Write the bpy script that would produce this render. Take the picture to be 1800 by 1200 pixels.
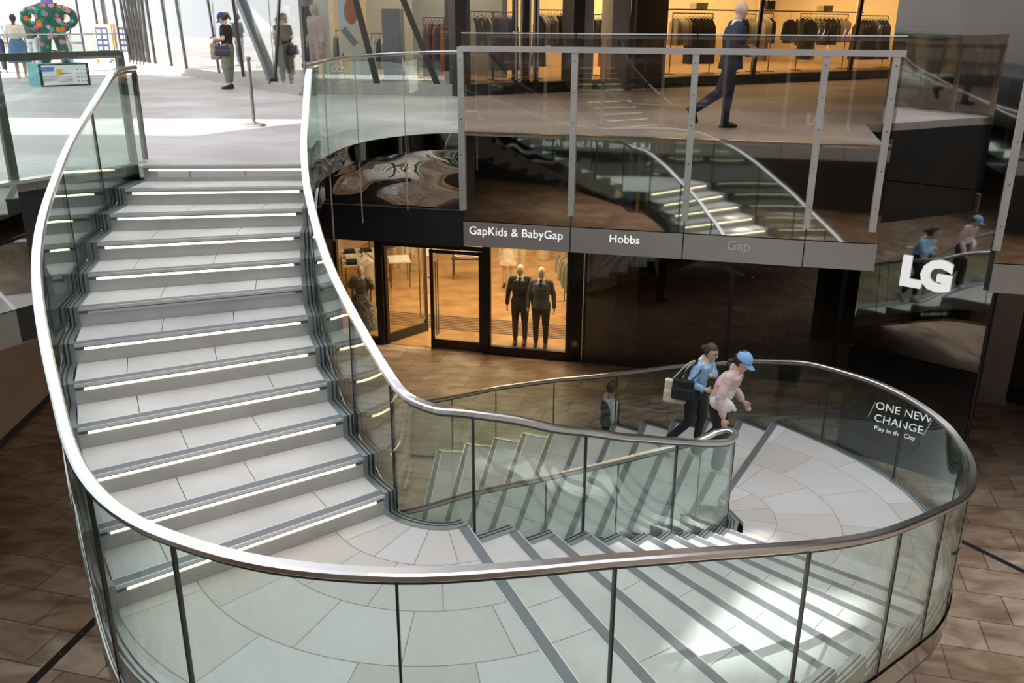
import bpy, bmesh, math, random
from mathutils import Vector, Matrix, noise
random.seed(7)
S = bpy.context.scene
COL = S.collection
for o in list(bpy.data.objects): bpy.data.objects.remove(o)
pi = math.pi
V = Vector
# ------------------------------------------------------------------ camera
CAMF, CAMP, CAMR, CAMZ = 1561.06, 0.343335, 0.0049775, 1.4691
_fw = V((0, math.cos(CAMP), -math.sin(CAMP))); _rt = V((1, 0, 0)); _up = _rt.cross(_fw)
_r = math.cos(CAMR)*_rt + math.sin(CAMR)*_up; _u = -math.sin(CAMR)*_rt + math.cos(CAMR)*_up
cd = bpy.data.cameras.new('camera'); cam = bpy.data.objects.new('camera', cd); COL.objects.link(cam)
cam.matrix_world = Matrix(((_r.x, _u.x, -_fw.x, 0), (_r.y, _u.y, -_fw.y, 0), (_r.z, _u.z, -_fw.z, CAMZ), (0, 0, 0, 1)))
cd.sensor_width = 36; cd.lens = CAMF/1800*36; cd.clip_start = .05; cd.clip_end = 500
S.camera = cam
def ray(x, y): return (x-900)/CAMF*_r - (y-600)/CAMF*_u + _fw
def unz(x, y, z):                       # where the sight line through a photo pixel meets the level z
    d = ray(x, y); t = (z-CAMZ)/d.z; return V((0, 0, CAMZ)) + t*d
def aty(x, y, Y):
    d = ray(x, y); t = Y/d.y; return V((0, 0, CAMZ)) + t*d
def online(x, A, B, y=300):             # plan point of line A-B in pixel column x
    d = ray(x, y); A = V(A[:2]); B = V(B[:2]); e = B-A
    den = d.x*(-e.y) + e.x*d.y
    s = (d.x*A.y - d.y*A.x)/(-(d.x*e.y - d.y*e.x))
    return A + s*e
# ------------------------------------------------------------------ light
S.view_settings.view_transform = 'Standard'; S.view_settings.look = 'None'
S.view_settings.gamma = 1; S.view_settings.use_curve_mapping = False
S.view_settings.exposure = 0.48
w = bpy.data.worlds.new('sky'); S.world = w; w.use_nodes = True
nt = w.node_tree; bg = nt.nodes['Background']
tc = nt.nodes.new('ShaderNodeTexCoord'); sx = nt.nodes.new('ShaderNodeSeparateXYZ'); cr = nt.nodes.new('ShaderNodeValToRGB')
nt.links.new(tc.outputs['Generated'], sx.inputs[0]); nt.links.new(sx.outputs['Z'], cr.inputs[0]); nt.links.new(cr.outputs[0], bg.inputs[0])
cr.color_ramp.elements[0].color = (.95, .965, 1, 1); cr.color_ramp.elements[1].color = (.90, .94, 1, 1)
bg.inputs[1].default_value = 1.3
sd = bpy.data.lights.new('sun', 'SUN'); sd.energy = 9; sd.angle = .002; sd.color = (1, .97, .92)
sun = bpy.data.objects.new('sun', sd); COL.objects.link(sun)
SUNV = V((-.35, -.55, .76)).normalized()     # towards the sun
sun.rotation_euler = SUNV.to_track_quat('Z', 'Y').to_euler()
try:
    S.cycles.transparent_max_bounces = 32; S.cycles.max_bounces = 12; S.cycles.glossy_bounces = 6
except Exception: pass
# ------------------------------------------------------------------ materials
class NT:
    def __init__(s, name):
        s.m = bpy.data.materials.new(name); s.m.use_nodes = True; s.t = s.m.node_tree; s.t.nodes.clear()
        s.out = s.n('ShaderNodeOutputMaterial')
    def n(s, t, **k):
        a = s.t.nodes.new(t)
        for q, v in k.items(): setattr(a, q, v)
        return a
    def l(s, a, b): s.t.links.new(a, b)
    def math(s, op, a, b=None, clamp=False):
        m = s.n('ShaderNodeMath', operation=op); m.use_clamp = clamp
        for i, v in enumerate((a, b)):
            if v is None: continue
            if isinstance(v, (int, float)): m.inputs[i].default_value = v
            else: s.l(v, m.inputs[i])
        return m.outputs[0]
def c4(c): return (c[0], c[1], c[2], 1)
def pbr(name, col, rough=.5, metal=0, var=0, vscale=8, bump=0, bscale=40, coord='Object', spec=.5, emit=None, estr=0, stretch=None):
    q = NT(name); b = q.n('ShaderNodeBsdfPrincipled'); q.l(b.outputs[0], q.out.inputs[0])
    b.inputs['Base Color'].default_value = c4(col); b.inputs['Roughness'].default_value = rough
    b.inputs['Metallic'].default_value = metal; b.inputs['Specular IOR Level'].default_value = spec
    if emit: b.inputs['Emission Color'].default_value = c4(emit); b.inputs['Emission Strength'].default_value = estr
    if var or bump:
        t = q.n('ShaderNodeTexCoord'); mp = q.n('ShaderNodeMapping'); q.l(t.outputs[coord], mp.inputs[0])
        if stretch: mp.inputs['Scale'].default_value = stretch
        if var:
            nz = q.n('ShaderNodeTexNoise'); nz.inputs['Scale'].default_value = vscale; nz.inputs['Detail'].default_value = 6
            q.l(mp.outputs[0], nz.inputs[0])
            mx = q.n('ShaderNodeMixRGB'); mx.inputs[1].default_value = c4([x*(1-var) for x in col]); mx.inputs[2].default_value = c4([min(1, x*(1+var)) for x in col])
            rr = q.n('ShaderNodeMapRange'); rr.inputs[1].default_value = .3; rr.inputs[2].default_value = .7
            q.l(nz.outputs[0], rr.inputs[0]); q.l(rr.outputs[0], mx.inputs[0]); q.l(mx.outputs[0], b.inputs['Base Color'])
        if bump:
            n2 = q.n('ShaderNodeTexNoise'); n2.inputs['Scale'].default_value = bscale; n2.inputs['Detail'].default_value = 4
            q.l(mp.outputs[0], n2.inputs[0]); bp = q.n('ShaderNodeBump'); bp.inputs['Strength'].default_value = bump; bp.inputs['Distance'].default_value = .02
            q.l(n2.outputs[0], bp.inputs['Height']); q.l(bp.outputs[0], b.inputs['Normal'])
    return q.m
def glass(name, tint, base, gain, refl=(1, 1, 1), rough=0.0):
    q = NT(name); lw = q.n('ShaderNodeLayerWeight'); lw.inputs[0].default_value = .5
    p = q.math('POWER', lw.outputs['Facing'], 4.0); f = q.math('ADD', q.math('MULTIPLY', p, gain), base, True)
    tr = q.n('ShaderNodeBsdfTransparent'); tr.inputs[0].default_value = c4(tint)
    gl = q.n('ShaderNodeBsdfGlossy'); gl.inputs[0].default_value = c4(refl); gl.inputs['Roughness'].default_value = rough
    mx = q.n('ShaderNodeMixShader'); q.l(f, mx.inputs[0]); q.l(tr.outputs[0], mx.inputs[1]); q.l(gl.outputs[0], mx.inputs[2]); q.l(mx.outputs[0], q.out.inputs[0])
    return q.m
def paving(name, c1, c2, mortar, bw, bh, rot, rough, msize=.008, dirt=None, dscale=.6, vein=0):
    q = NT(name); b = q.n('ShaderNodeBsdfPrincipled'); q.l(b.outputs[0], q.out.inputs[0])
    t = q.n('ShaderNodeTexCoord'); mp = q.n('ShaderNodeMapping'); q.l(t.outputs['Object'], mp.inputs[0]); mp.inputs['Rotation'].default_value = (0, 0, rot)
    br = q.n('ShaderNodeTexBrick'); q.l(mp.outputs[0], br.inputs[0]); br.offset = .43
    br.inputs['Color1'].default_value = c4(c1); br.inputs['Color2'].default_value = c4(c2); br.inputs['Mortar'].default_value = c4(mortar)
    br.inputs['Scale'].default_value = 1; br.inputs['Mortar Size'].default_value = msize; br.inputs['Brick Width'].default_value = bw; br.inputs['Row Height'].default_value = bh
    br.inputs['Bias'].default_value = 0; br.inputs['Mortar Smooth'].default_value = .2
    nz = q.n('ShaderNodeTexNoise'); nz.inputs['Scale'].default_value = dscale; nz.inputs['Detail'].default_value = 8; nz.inputs['Distortion'].default_value = 1.2 if vein else .3
    mp2 = q.n('ShaderNodeMapping'); q.l(t.outputs['Object'], mp2.inputs[0]); mp2.inputs['Scale'].default_value = (1, 2.2 if vein else 1, 1); mp2.inputs['Rotation'].default_value = (0, 0, rot)
    q.l(mp2.outputs[0], nz.inputs[0])
    cr = q.n('ShaderNodeValToRGB'); cr.color_ramp.elements[0].position = .35; cr.color_ramp.elements[1].position = .68
    d = dirt or (.55, .45, .36); cr.color_ramp.elements[0].color = c4(d); cr.color_ramp.elements[1].color = (1.15, 1.12, 1.08, 1)
    q.l(nz.outputs[0], cr.inputs[0])
    mx = q.n('ShaderNodeMixRGB', blend_type='MULTIPLY'); mx.inputs[0].default_value = 1; q.l(br.outputs[0], mx.inputs[1]); q.l(cr.outputs[0], mx.inputs[2])
    q.l(mx.outputs[0], b.inputs['Base Color'])
    b.inputs['Roughness'].default_value = rough
    n3 = q.n('ShaderNodeTexNoise'); n3.inputs['Scale'].default_value = 7; n3.inputs['Detail'].default_value = 5; q.l(mp.outputs[0], n3.inputs[0])
    bp = q.n('ShaderNodeBump'); bp.inputs['Strength'].default_value = .25; bp.inputs['Distance'].default_value = .02; q.l(n3.outputs[0], bp.inputs['Height']); q.l(bp.outputs[0], b.inputs['Normal'])
    return q.m
def ringstone(name, cx, cy, r0, dr, nbase):
    """pale stone laid in rings about a centre with radial joints"""
    q = NT(name); b = q.n('ShaderNodeBsdfPrincipled'); q.l(b.outputs[0], q.out.inputs[0])
    t = q.n('ShaderNodeTexCoord'); s = q.n('ShaderNodeSeparateXYZ'); q.l(t.outputs['Object'], s.inputs[0])
    x = q.math('SUBTRACT', s.outputs[0], cx); y = q.math('SUBTRACT', s.outputs[1], cy)
    rad = q.math('SQRT', q.math('ADD', q.math('MULTIPLY', x, x), q.math('MULTIPLY', y, y)))
    k = q.math('DIVIDE', q.math('SUBTRACT', rad, r0), dr); band = q.math('FLOOR', k); fr = q.math('SUBTRACT', k, band)
    e1 = q.math('LESS_THAN', q.math('MULTIPLY', q.math('MINIMUM', fr, q.math('SUBTRACT', 1, fr)), dr), .0035)
    ang = q.math('ARCTAN2', y, x)
    a = q.math('ADD', q.math('MULTIPLY', ang, nbase/(2*pi)), q.math('MULTIPLY', band, .37)); tf = q.math('FLOOR', a); af = q.math('SUBTRACT', a, tf)
    wdt = q.math('DIVIDE', q.math('MULTIPLY', rad, 2*pi), nbase)
    e2 = q.math('LESS_THAN', q.math('MULTIPLY', q.math('MINIMUM', af, q.math('SUBTRACT', 1, af)), wdt), .003)
    joint = q.math('MAXIMUM', e1, e2)
    cb = q.n('ShaderNodeCombineXYZ'); q.l(band, cb.inputs[0]); q.l(tf, cb.inputs[1])
    wn = q.n('ShaderNodeTexWhiteNoise'); q.l(cb.outputs[0], wn.inputs[0])
    nz = q.n('ShaderNodeTexNoise'); nz.inputs['Scale'].default_value = 1.6; nz.inputs['Detail'].default_value = 6; q.l(t.outputs['Object'], nz.inputs[0])
    mixf = q.math('ADD', q.math('MULTIPLY', wn.outputs[0], .55), q.math('MULTIPLY', nz.outputs[0], .5), True)
    mx = q.n('ShaderNodeMixRGB'); mx.inputs[1].default_value = (.43, .375, .32, 1); mx.inputs[2].default_value = (.59, .575, .575, 1); q.l(mixf, mx.inputs[0])
    m2 = q.n('ShaderNodeMixRGB'); q.l(joint, m2.inputs[0]); q.l(mx.outputs[0], m2.inputs[1]); m2.inputs[2].default_value = (.2, .17, .14, 1)
    q.l(m2.outputs[0], b.inputs['Base Color']); b.inputs['Roughness'].default_value = .5
    return q.m
M = {}
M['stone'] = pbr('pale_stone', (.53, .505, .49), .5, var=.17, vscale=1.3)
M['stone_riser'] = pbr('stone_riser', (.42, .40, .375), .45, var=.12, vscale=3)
M['joint'] = pbr('stone_joint', (.12, .11, .1), .8)
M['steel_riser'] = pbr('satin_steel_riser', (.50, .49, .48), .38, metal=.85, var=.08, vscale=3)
M['steel'] = pbr('satin_steel', (.62, .61, .60), .28, metal=1, var=.06, vscale=2)
M['steel_rail'] = pbr('handrail_steel', (.75, .75, .76), .24, metal=1)
M['post_dark'] = pbr('dark_post_steel', (.16, .15, .135), .4, metal=.7, var=.08, vscale=3)
M['steel_post'] = pbr('post_steel', (.50, .475, .45), .5, metal=.5, var=.08, vscale=3)
M['steel_band'] = pbr('band_steel', (.36, .335, .31), .4, metal=.45, var=.07, vscale=1.5)
M['steel_dark'] = pbr('dark_steel', (.10, .105, .115), .35, metal=.7)
M['channel'] = pbr('channel_steel', (.40, .42, .43), .32, metal=.9)
M['nosing'] = pbr('nosing_grip', (.20, .205, .22), .5, metal=.5)
M['nosing_line'] = pbr('nosing_line', (.75, .75, .76), .35, metal=.7)
M['seal'] = pbr('black_seal', (.015, .017, .016), .4)
M['black'] = pbr('black_panel', (.006, .006, .007), .12)
M['black_matt'] = pbr('black_matt', (.012, .011, .011), .6)
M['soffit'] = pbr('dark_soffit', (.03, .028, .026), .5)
M['strip'] = pbr('step_light', (1, .93, .65), .4, emit=(1, .90, .55), estr=2.6)
M['strip_off'] = pbr('step_light_off', (.5, .5, .5), .4)
M['lens_edge'] = pbr('glass_edge', (.25, .33, .31), .1)
M['glass'] = glass('green_glass', (.90, .955, .935), .055, .75, (.92, 1, .97))
M['glass_screen'] = glass('screen_glass', (.80, .75, .70), .13, .6, (.98, .95, .92))
M['glass_shop'] = glass('shop_glass', (.88, .87, .84), .06, .6)
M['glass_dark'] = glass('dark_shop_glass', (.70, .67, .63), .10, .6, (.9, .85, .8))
M['glass_clear'] = glass('street_glass', (.90, .93, .92), .16, .6)
M['mirror'] = pbr('polished_mirror', (.62, .60, .57), .03, metal=1)
M['mirror_dark'] = pbr('polished_dark_mirror', (.36, .35, .34), .04, metal=1)
M['sign_white'] = pbr('lit_letter', (.85, .85, .85), .5, emit=(1, 1, 1), estr=.42)
M['edge_pale'] = pbr('polished_glass_edge', (.60, .66, .68), .2)
M['white'] = pbr('white_letter', (.85, .85, .85), .5)
M['sign_grey'] = pbr('embossed_letter', (.50, .50, .49), .4, metal=.1)
M['street'] = paving('street_stone', (.47, .44, .43), (.54, .52, .52), (.25, .23, .22), 1.5, .62, .42, .5, .006, dirt=(.78, .74, .72), dscale=.5)
M['lower'] = paving('brown_sandstone', (.42, .30, .20), (.60, .485, .385), (.22, .155, .10), .95, .62, .25, .42, .01, dirt=(.55, .45, .40), dscale=1.1, vein=1)
M['ring1'] = ringstone('landing_stone_upper', -.54, 5.95, .82, .5, 17)
M['ring2'] = ringstone('landing_stone_lower', 2.1, 8.6, .8, .68, 15)
# ------------------------------------------------------------------ mesh helpers
class MB:
    def __init__(s): s.v = []; s.f = []; s.sm = []
    def add(s, vs, fs, smooth=False):
        b = len(s.v); s.v += [tuple(v) for v in vs]; s.f += [tuple(i+b for i in f) for f in fs]; s.sm += [smooth]*len(fs); return s
    def box(s, c, d, rz=0, M_=None):
        x, y, z = d[0]/2, d[1]/2, d[2]/2; R = Matrix.Rotation(rz, 3, 'Z')
        vs = [R @ V((a*x, b*y, e*z)) + V(c) for a in (-1, 1) for b in (-1, 1) for e in (-1, 1)]
        return s.add(vs, [(0, 1, 3, 2), (4, 6, 7, 5), (0, 4, 5, 1), (2, 3, 7, 6), (0, 2, 6, 4), (1, 5, 7, 3)])
    def prism(s, poly, z0, z1):
        n = len(poly)
        z0 = z0 if isinstance(z0, (list, tuple)) else [z0]*n; z1 = z1 if isinstance(z1, (list, tuple)) else [z1]*n
        area = sum(poly[i][0]*poly[(i+1) % n][1]-poly[(i+1) % n][0]*poly[i][1] for i in range(n))
        vs = [(p[0], p[1], z0[i]) for i, p in enumerate(poly)] + [(p[0], p[1], z1[i]) for i, p in enumerate(poly)]
        fs = [tuple(reversed(range(n))), tuple(range(n, 2*n))] + [(i, (i+1) % n, n+(i+1) % n, n+i) for i in range(n)]
        if area < 0: fs = [tuple(reversed(f)) for f in fs]
        return s.add(vs, fs)
    def bar(s, p, q, w_, h, up=(0, 0, 1)):
        p = V(p); q = V(q); d = (q-p).normalized(); u = V(up)
        if abs(d.dot(u)) > .98: u = V((0, 1, 0))
        a = d.cross(u).normalized(); b = a.cross(d).normalized()
        vs = [e + a*i*w_/2 + b*j*h/2 for e in (p, q) for i, j in ((-1, -1), (1, -1), (1, 1), (-1, 1))]
        return s.add(vs, [(3, 2, 1, 0), (4, 5, 6, 7), (0, 1, 5, 4), (1, 2, 6, 5), (2, 3, 7, 6), (3, 0, 4, 7)])
    def sweep(s, path, w_, h, smooth=False):     # rectangular section kept upright
        n = len(path); vs = []
        for i, p in enumerate(path):
            p = V(p); d = V(path[min(i+1, n-1)]) - V(path[max(i-1, 0)]); d2 = V((d.x, d.y, 0))
            if d2.length < 1e-6: d2 = V((1, 0, 0))
            d2.normalize(); a = V((d2.y, -d2.x, 0)); dn = d.normalized(); b = a.cross(dn).normalized()
            ch = min(w_, h)*.22
            for i_, j_ in ((-w_/2+ch, -h/2), (w_/2-ch, -h/2), (w_/2, -h/2+ch), (w_/2, h/2-ch), (w_/2-ch, h/2), (-w_/2+ch, h/2), (-w_/2, h/2-ch), (-w_/2, -h/2+ch)):
                vs.append(p + a*i_ + b*j_)
        fs = [tuple(range(8)), tuple(reversed(range((n-1)*8, n*8)))]
        for i in range(n-1):
            for j in range(8): fs.append((i*8+j, (i+1)*8+j, (i+1)*8+(j+1) % 8, i*8+(j+1) % 8))
        return s.add(vs, fs)
    def tube(s, path, r, n=10, cap=True, smooth=True):
        N = len(path); R = r if isinstance(r, (list, tuple)) else [r]*N; vs = []; pa = None
        for i, p in enumerate(path):
            p = V(p); d = (V(path[min(i+1, N-1)]) - V(path[max(i-1, 0)])).normalized()
            if pa is None: u = V((0, 0, 1)) if abs(d.z) < .9 else V((0, 1, 0)); a = d.cross(u).normalized()
            else: a = (pa - d*pa.dot(d)).normalized()
            pa = a; b = d.cross(a)
            for k in range(n): t = 2*pi*k/n; vs.append(p + R[i]*(a*math.cos(t)+b*math.sin(t)))
        fs = [(i*n+k, i*n+(k+1) % n, (i+1)*n+(k+1) % n, (i+1)*n+k) for i in range(N-1) for k in range(n)]
        if cap: fs += [tuple(reversed(range(n))), tuple(range((N-1)*n, N*n))]
        return s.add(vs, fs, smooth)
    def lathe(s, prof, c=(0, 0, 0), n=24, sx=1, sy=1):
        vs = [(c[0]+r_*math.cos(2*pi*k/n)*sx, c[1]+r_*math.sin(2*pi*k/n)*sy, c[2]+z) for r_, z in prof for k in range(n)]
        N = len(prof); fs = [(i*n+k, i*n+(k+1) % n, (i+1)*n+(k+1) % n, (i+1)*n+k) for i in range(N-1) for k in range(n)]
        fs += [tuple(reversed(range(n))), tuple(range((N-1)*n, N*n))]
        return s.add(vs, fs, True)
    def ell(s, c, r, R=None, nu=16, nv=10, fn=None):
        vs = []; c = V(c)
        for j in range(nv+1):
            t = pi*j/nv
            for k in range(nu):
                p = 2*pi*k/nu; q = V((math.sin(t)*math.cos(p), math.sin(t)*math.sin(p), math.cos(t)))
                q = V((q.x*r[0], q.y*r[1], q.z*r[2]))
                if fn: q = fn(q)
                if R: q = R @ q
                vs.append(c+q)
        fs = []
        for j in range(nv):
            for k in range(nu):
                a, b, c_, d = j*nu+k, (j+1)*nu+k, (j+1)*nu+(k+1) % nu, j*nu+(k+1) % nu
                fs.append((a, b, c_, d))
        return s.add(vs, fs, True)
    def wall(s, path, zb, zt, th, side=0):       # upright curved sheet with real thickness
        n = len(path); L = []; Rr = []
        for i, p in enumerate(path):
            d = V(path[min(i+1, n-1)][:2]) - V(path[max(i-1, 0)][:2]); d.normalize(); a = V((d.y, -d.x))
            p = V(p[:2]); L.append(p - a*th*(.5-side/2)); Rr.append(p + a*th*(.5+side/2))
        zb = zb if isinstance(zb, (list, tuple)) else [zb]*n; zt = zt if isinstance(zt, (list, tuple)) else [zt]*n
        vs = []
        for i in range(n): vs += [(L[i].x, L[i].y, zb[i]), (Rr[i].x, Rr[i].y, zb[i]), (Rr[i].x, Rr[i].y, zt[i]), (L[i].x, L[i].y, zt[i])]
        s.add(vs, [(0, 1, 2, 3), tuple(reversed(range((n-1)*4, n*4)))])
        b = len(s.v) - len(vs)
        for i in range(n-1):
            for j in range(4):
                s.f.append((b+i*4+j, b+(i+1)*4+j, b+(i+1)*4+(j+1) % 4, b+i*4+(j+1) % 4)); s.sm.append(j in (1, 3) and n > 2)
        return s
def obj(name, mb, mat, parent=None, label=None, cat=None, group=None, kind=None, fix=True, loc=None):
    me = bpy.data.meshes.new(name); me.from_pydata([tuple(v) for v in mb.v], [], mb.f)
    if isinstance(mat, (list, tuple)):
        for m_ in mat: me.materials.append(M[m_] if isinstance(m_, str) else m_)
    else: me.materials.append(M[mat] if isinstance(mat, str) else mat)
    me.polygons.foreach_set('use_smooth', mb.sm)
    if fix:
        bm = bmesh.new(); bm.from_mesh(me); bmesh.ops.remove_doubles(bm, verts=bm.verts, dist=1e-5) if any(mb.sm) else None
        bmesh.ops.recalc_face_normals(bm, faces=bm.faces)
        if any(mb.sm):
            for e in bm.edges:
                if len(e.link_faces) == 2 and e.calc_face_angle(0) > .75: e.smooth = False
        bm.to_mesh(me); bm.free()
    o = bpy.data.objects.new(name, me); COL.objects.link(o)
    if parent: o.parent = parent
    if loc: o.location = loc
    return tag(o, label, cat, group, kind)
def tag(o, label=None, cat=None, group=None, kind=None):
    if label: o['label'] = label
    if cat: o['category'] = cat
    if group: o['group'] = group
    if kind: o['kind'] = kind
    return o
def empty(name, loc=(0, 0, 0), label=None, cat=None, group=None, rz=0):
    o = bpy.data.objects.new(name, None); COL.objects.link(o); o.location = loc; o.rotation_euler[2] = rz
    o.empty_display_size = .1
    return tag(o, label, cat, group)
def spline(pts, step=.12):
    """Catmull-Rom through pts (any dimension), resampled"""
    P = [list(p) for p in pts]; P = [[2*a-b for a, b in zip(P[0], P[1])]] + P + [[2*a-b for a, b in zip(P[-1], P[-2])]]
    out = []
    for i in range(1, len(P)-2):
        p0, p1, p2, p3 = P[i-1:i+3]
        L = math.dist(p1[:2], p2[:2]); n = max(1, int(L/step))
        for k in range(n):
            t = k/n
            out.append([.5*((2*b)+(-a+c)*t+(2*a-5*b+4*c-d)*t*t+(-a+3*b-3*c+d)*t**3) for a, b, c, d in zip(p0, p1, p2, p3)])
    out.append(P[-2]); return out
def offs(path, d):
    n = len(path); o = []
    for i, p in enumerate(path):
        t = V(path[min(i+1, n-1)][:2]) - V(path[max(i-1, 0)][:2]); t.normalize()
        o.append([p[0]+d*t.y, p[1]-d*t.x] + list(p[2:]))
    return o
def text(name, body, mat, size, origin, xdir, updir, parent=None, ext=.006, bold=0, align='CENTER', mirror=False, **k):
    cu = bpy.data.curves.new(name, 'FONT'); cu.body = body; cu.size = size; cu.extrude = ext; cu.offset = bold; cu.align_x = align; cu.align_y = 'CENTER'; cu.resolution_u = 3
    t = bpy.data.objects.new(name+'_tmp', cu); COL.objects.link(t)
    dg = bpy.context.evaluated_depsgraph_get(); dg.update(); me = bpy.data.meshes.new_from_object(t.evaluated_get(dg)); bpy.data.objects.remove(t)
    me.materials.clear(); me.materials.append(M[mat])
    x = V(xdir).normalized(); u = V(updir).normalized(); z = x.cross(u).normalized()
    R = Matrix((x, u, z)).transposed().to_4x4(); R.translation = V(origin)
    me.transform(R); me.name = name
    o = bpy.data.objects.new(name, me); COL.objects.link(o)
    if parent: o.parent = parent
    return tag(o, **k)
# ------------------------------------------------------------------ stair plan (metres, measured from the photograph)
r = .164175
ZF = -34*r
NI = [(-2.22, 9.79), (-2.19, 9.36), (-2.15, 8.98), (-2.10, 8.61), (-2.02, 8.22), (-1.93, 7.85), (-1.81, 7.47), (-1.68, 7.11), (-1.52, 6.75), (-1.34, 6.42), (-1.13, 6.06), (-.94, 5.79),
      (-.32, 5.63), (.04, 5.83), (.35, 6.03), (.66, 6.29), (.96, 6.52), (1.25, 6.80), (1.51, 7.09), (1.76, 7.35), (2.01, 7.66), (2.26, 8.0),
      (2.36, 8.92), (2.02, 8.86), (1.68, 8.92), (1.35, 9.05), (1.0, 9.2), (.65, 9.35), (.3, 9.5), (-.05, 9.68), (-.38, 9.85), (-.7, 10.0), (-1.02, 10.12), (-1.35, 10.25)]
NO = [(-4.01, 9.69), (-4.01, 9.18), (-3.98, 8.68), (-3.90, 8.15), (-3.79, 7.66), (-3.68, 7.18), (-3.53, 6.73), (-3.35, 6.28), (-3.15, 5.85), (-2.92, 5.43), (-2.68, 5.02), (-2.44, 4.64),
      (.46, 3.80), (.92, 4.04), (1.36, 4.32), (1.76, 4.64), (2.13, 4.95), (2.48, 5.28), (2.81, 5.65), (3.14, 6.02), (3.47, 6.40), (3.78, 6.78),
      (3.54, 10.98), (3.19, 11.40), (2.80, 11.75), (2.40, 12.07), (2.0, 12.36), (1.57, 12.64), (1.10, 12.91), (.64, 13.15), (.18, 13.34), (-.29, 13.49), (-.78, 13.60), (-1.27, 13.68)]
# stair edge curves: x, y, level of the walking line, level of the handrail
OUTER = [(-4.05, 10.15, 0, 1.0), (-4.03, 9.6, 0, .98), (-4.02, 9.18, -.16, .80), (-3.98, 8.68, -.33, .6), (-3.90, 8.15, -.49, .42), (-3.79, 7.66, -.66, .26), (-3.68, 7.18, -.82, .08), (-3.54, 6.73, -.985, -.07), (-3.36, 6.28, -1.15, -.22),
         (-3.15, 5.85, -1.31, -.38), (-2.92, 5.43, -1.48, -.53), (-2.68, 5.02, -1.64, -.66), (-2.44, 4.62, -1.81, -.77), (-2.2, 4.29, -1.97, -.83), (-1.93, 4.02, -1.97, -.86), (-1.58, 3.78, -1.97, -.86), (-1.08, 3.56, -1.97, -.85), (-.51, 3.47, -1.97, -.84), (.0, 3.56, -1.97, -.87),
         (.46, 3.78, -2.05, -.97), (.92, 4.02, -2.18, -1.09), (1.36, 4.31, -2.34, -1.25), (1.76, 4.62, -2.5, -1.42), (2.13, 4.95, -2.67, -1.59), (2.48, 5.28, -2.83, -1.74), (2.81, 5.65, -3.0, -1.9), (3.14, 6.02, -3.16, -2.05), (3.47, 6.40, -3.33, -2.2), (3.80, 6.80, -3.50, -2.36),
         (4.15, 7.3, -3.61, -2.5), (4.42, 7.85, -3.61, -2.56), (4.54, 8.38, -3.61, -2.57), (4.57, 8.8, -3.61, -2.57), (4.50, 9.3, -3.61, -2.57), (4.33, 9.77, -3.61, -2.57), (4.08, 10.23, -3.61, -2.6), (3.77, 10.68, -3.61, -2.65), (3.50, 11.02, -3.66, -2.76),
         (3.19, 11.40, -3.78, -2.9), (2.80, 11.75, -3.94, -3.08), (2.40, 12.07, -4.1, -3.24), (2.0, 12.36, -4.27, -3.42), (1.57, 12.64, -4.43, -3.6), (1.10, 12.91, -4.6, -3.77), (.64, 13.13, -4.76, -3.91), (.18, 13.32, -4.93, -4.06), (-.29, 13.47, -5.09, -4.2), (-.78, 13.58, -5.25, -4.36), (-1.27, 13.66, -5.42, -4.5), (-1.75, 13.70, -5.5, -4.6)]
INNER = [(-2.24, 9.95, 0, 1.02), (-2.22, 9.6, 0, 1.0), (-2.19, 9.3, -.12, .84), (-2.15, 8.98, -.33, .62), (-2.10, 8.61, -.49, .42), (-2.02, 8.22, -.66, .26), (-1.93, 7.85, -.82, .10), (-1.81, 7.47, -.985, -.05), (-1.68, 7.11, -1.15, -.22), (-1.52, 6.75, -1.31, -.40), (-1.34, 6.42, -1.48, -.57), (-1.13, 6.06, -1.64, -.75), (-.95, 5.80, -1.81, -.90),
         (-.80, 5.66, -1.97, -1.0), (-.55, 5.57, -1.97, -1.06), (-.30, 5.62, -2.0, -1.1), (.04, 5.83, -2.12, -1.24), (.35, 6.03, -2.28, -1.40), (.66, 6.29, -2.45, -1.56), (.96, 6.52, -2.61, -1.71), (1.25, 6.80, -2.78, -1.86), (1.51, 7.09, -2.94, -2.02), (1.76, 7.35, -3.1, -2.16), (2.01, 7.66, -3.27, -2.32), (2.25, 7.98, -3.42, -2.46),
         (2.40, 8.25, -3.61, -2.53), (2.44, 8.42, -3.61, -2.54), (2.36, 8.58, -3.61, -2.55), (2.2, 8.66, -3.65, -2.6), (1.96, 8.70, -3.78, -2.74), (1.66, 8.82, -3.94, -2.9), (1.33, 8.97, -4.1, -3.08), (.98, 9.12, -4.27, -3.26), (.63, 9.28, -4.43, -3.44), (.28, 9.44, -4.6, -3.62), (-.07, 9.62, -4.76, -3.8), (-.40, 9.79, -4.93, -3.98), (-.72, 9.94, -5.09, -4.16), (-1.04, 10.07, -5.25, -4.34), (-1.37, 10.20, -5.42, -4.5), (-1.7, 10.3, -5.5, -4.62)]
CO = spline(OUTER, .1); CI = spline(INNER, .08)
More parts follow.
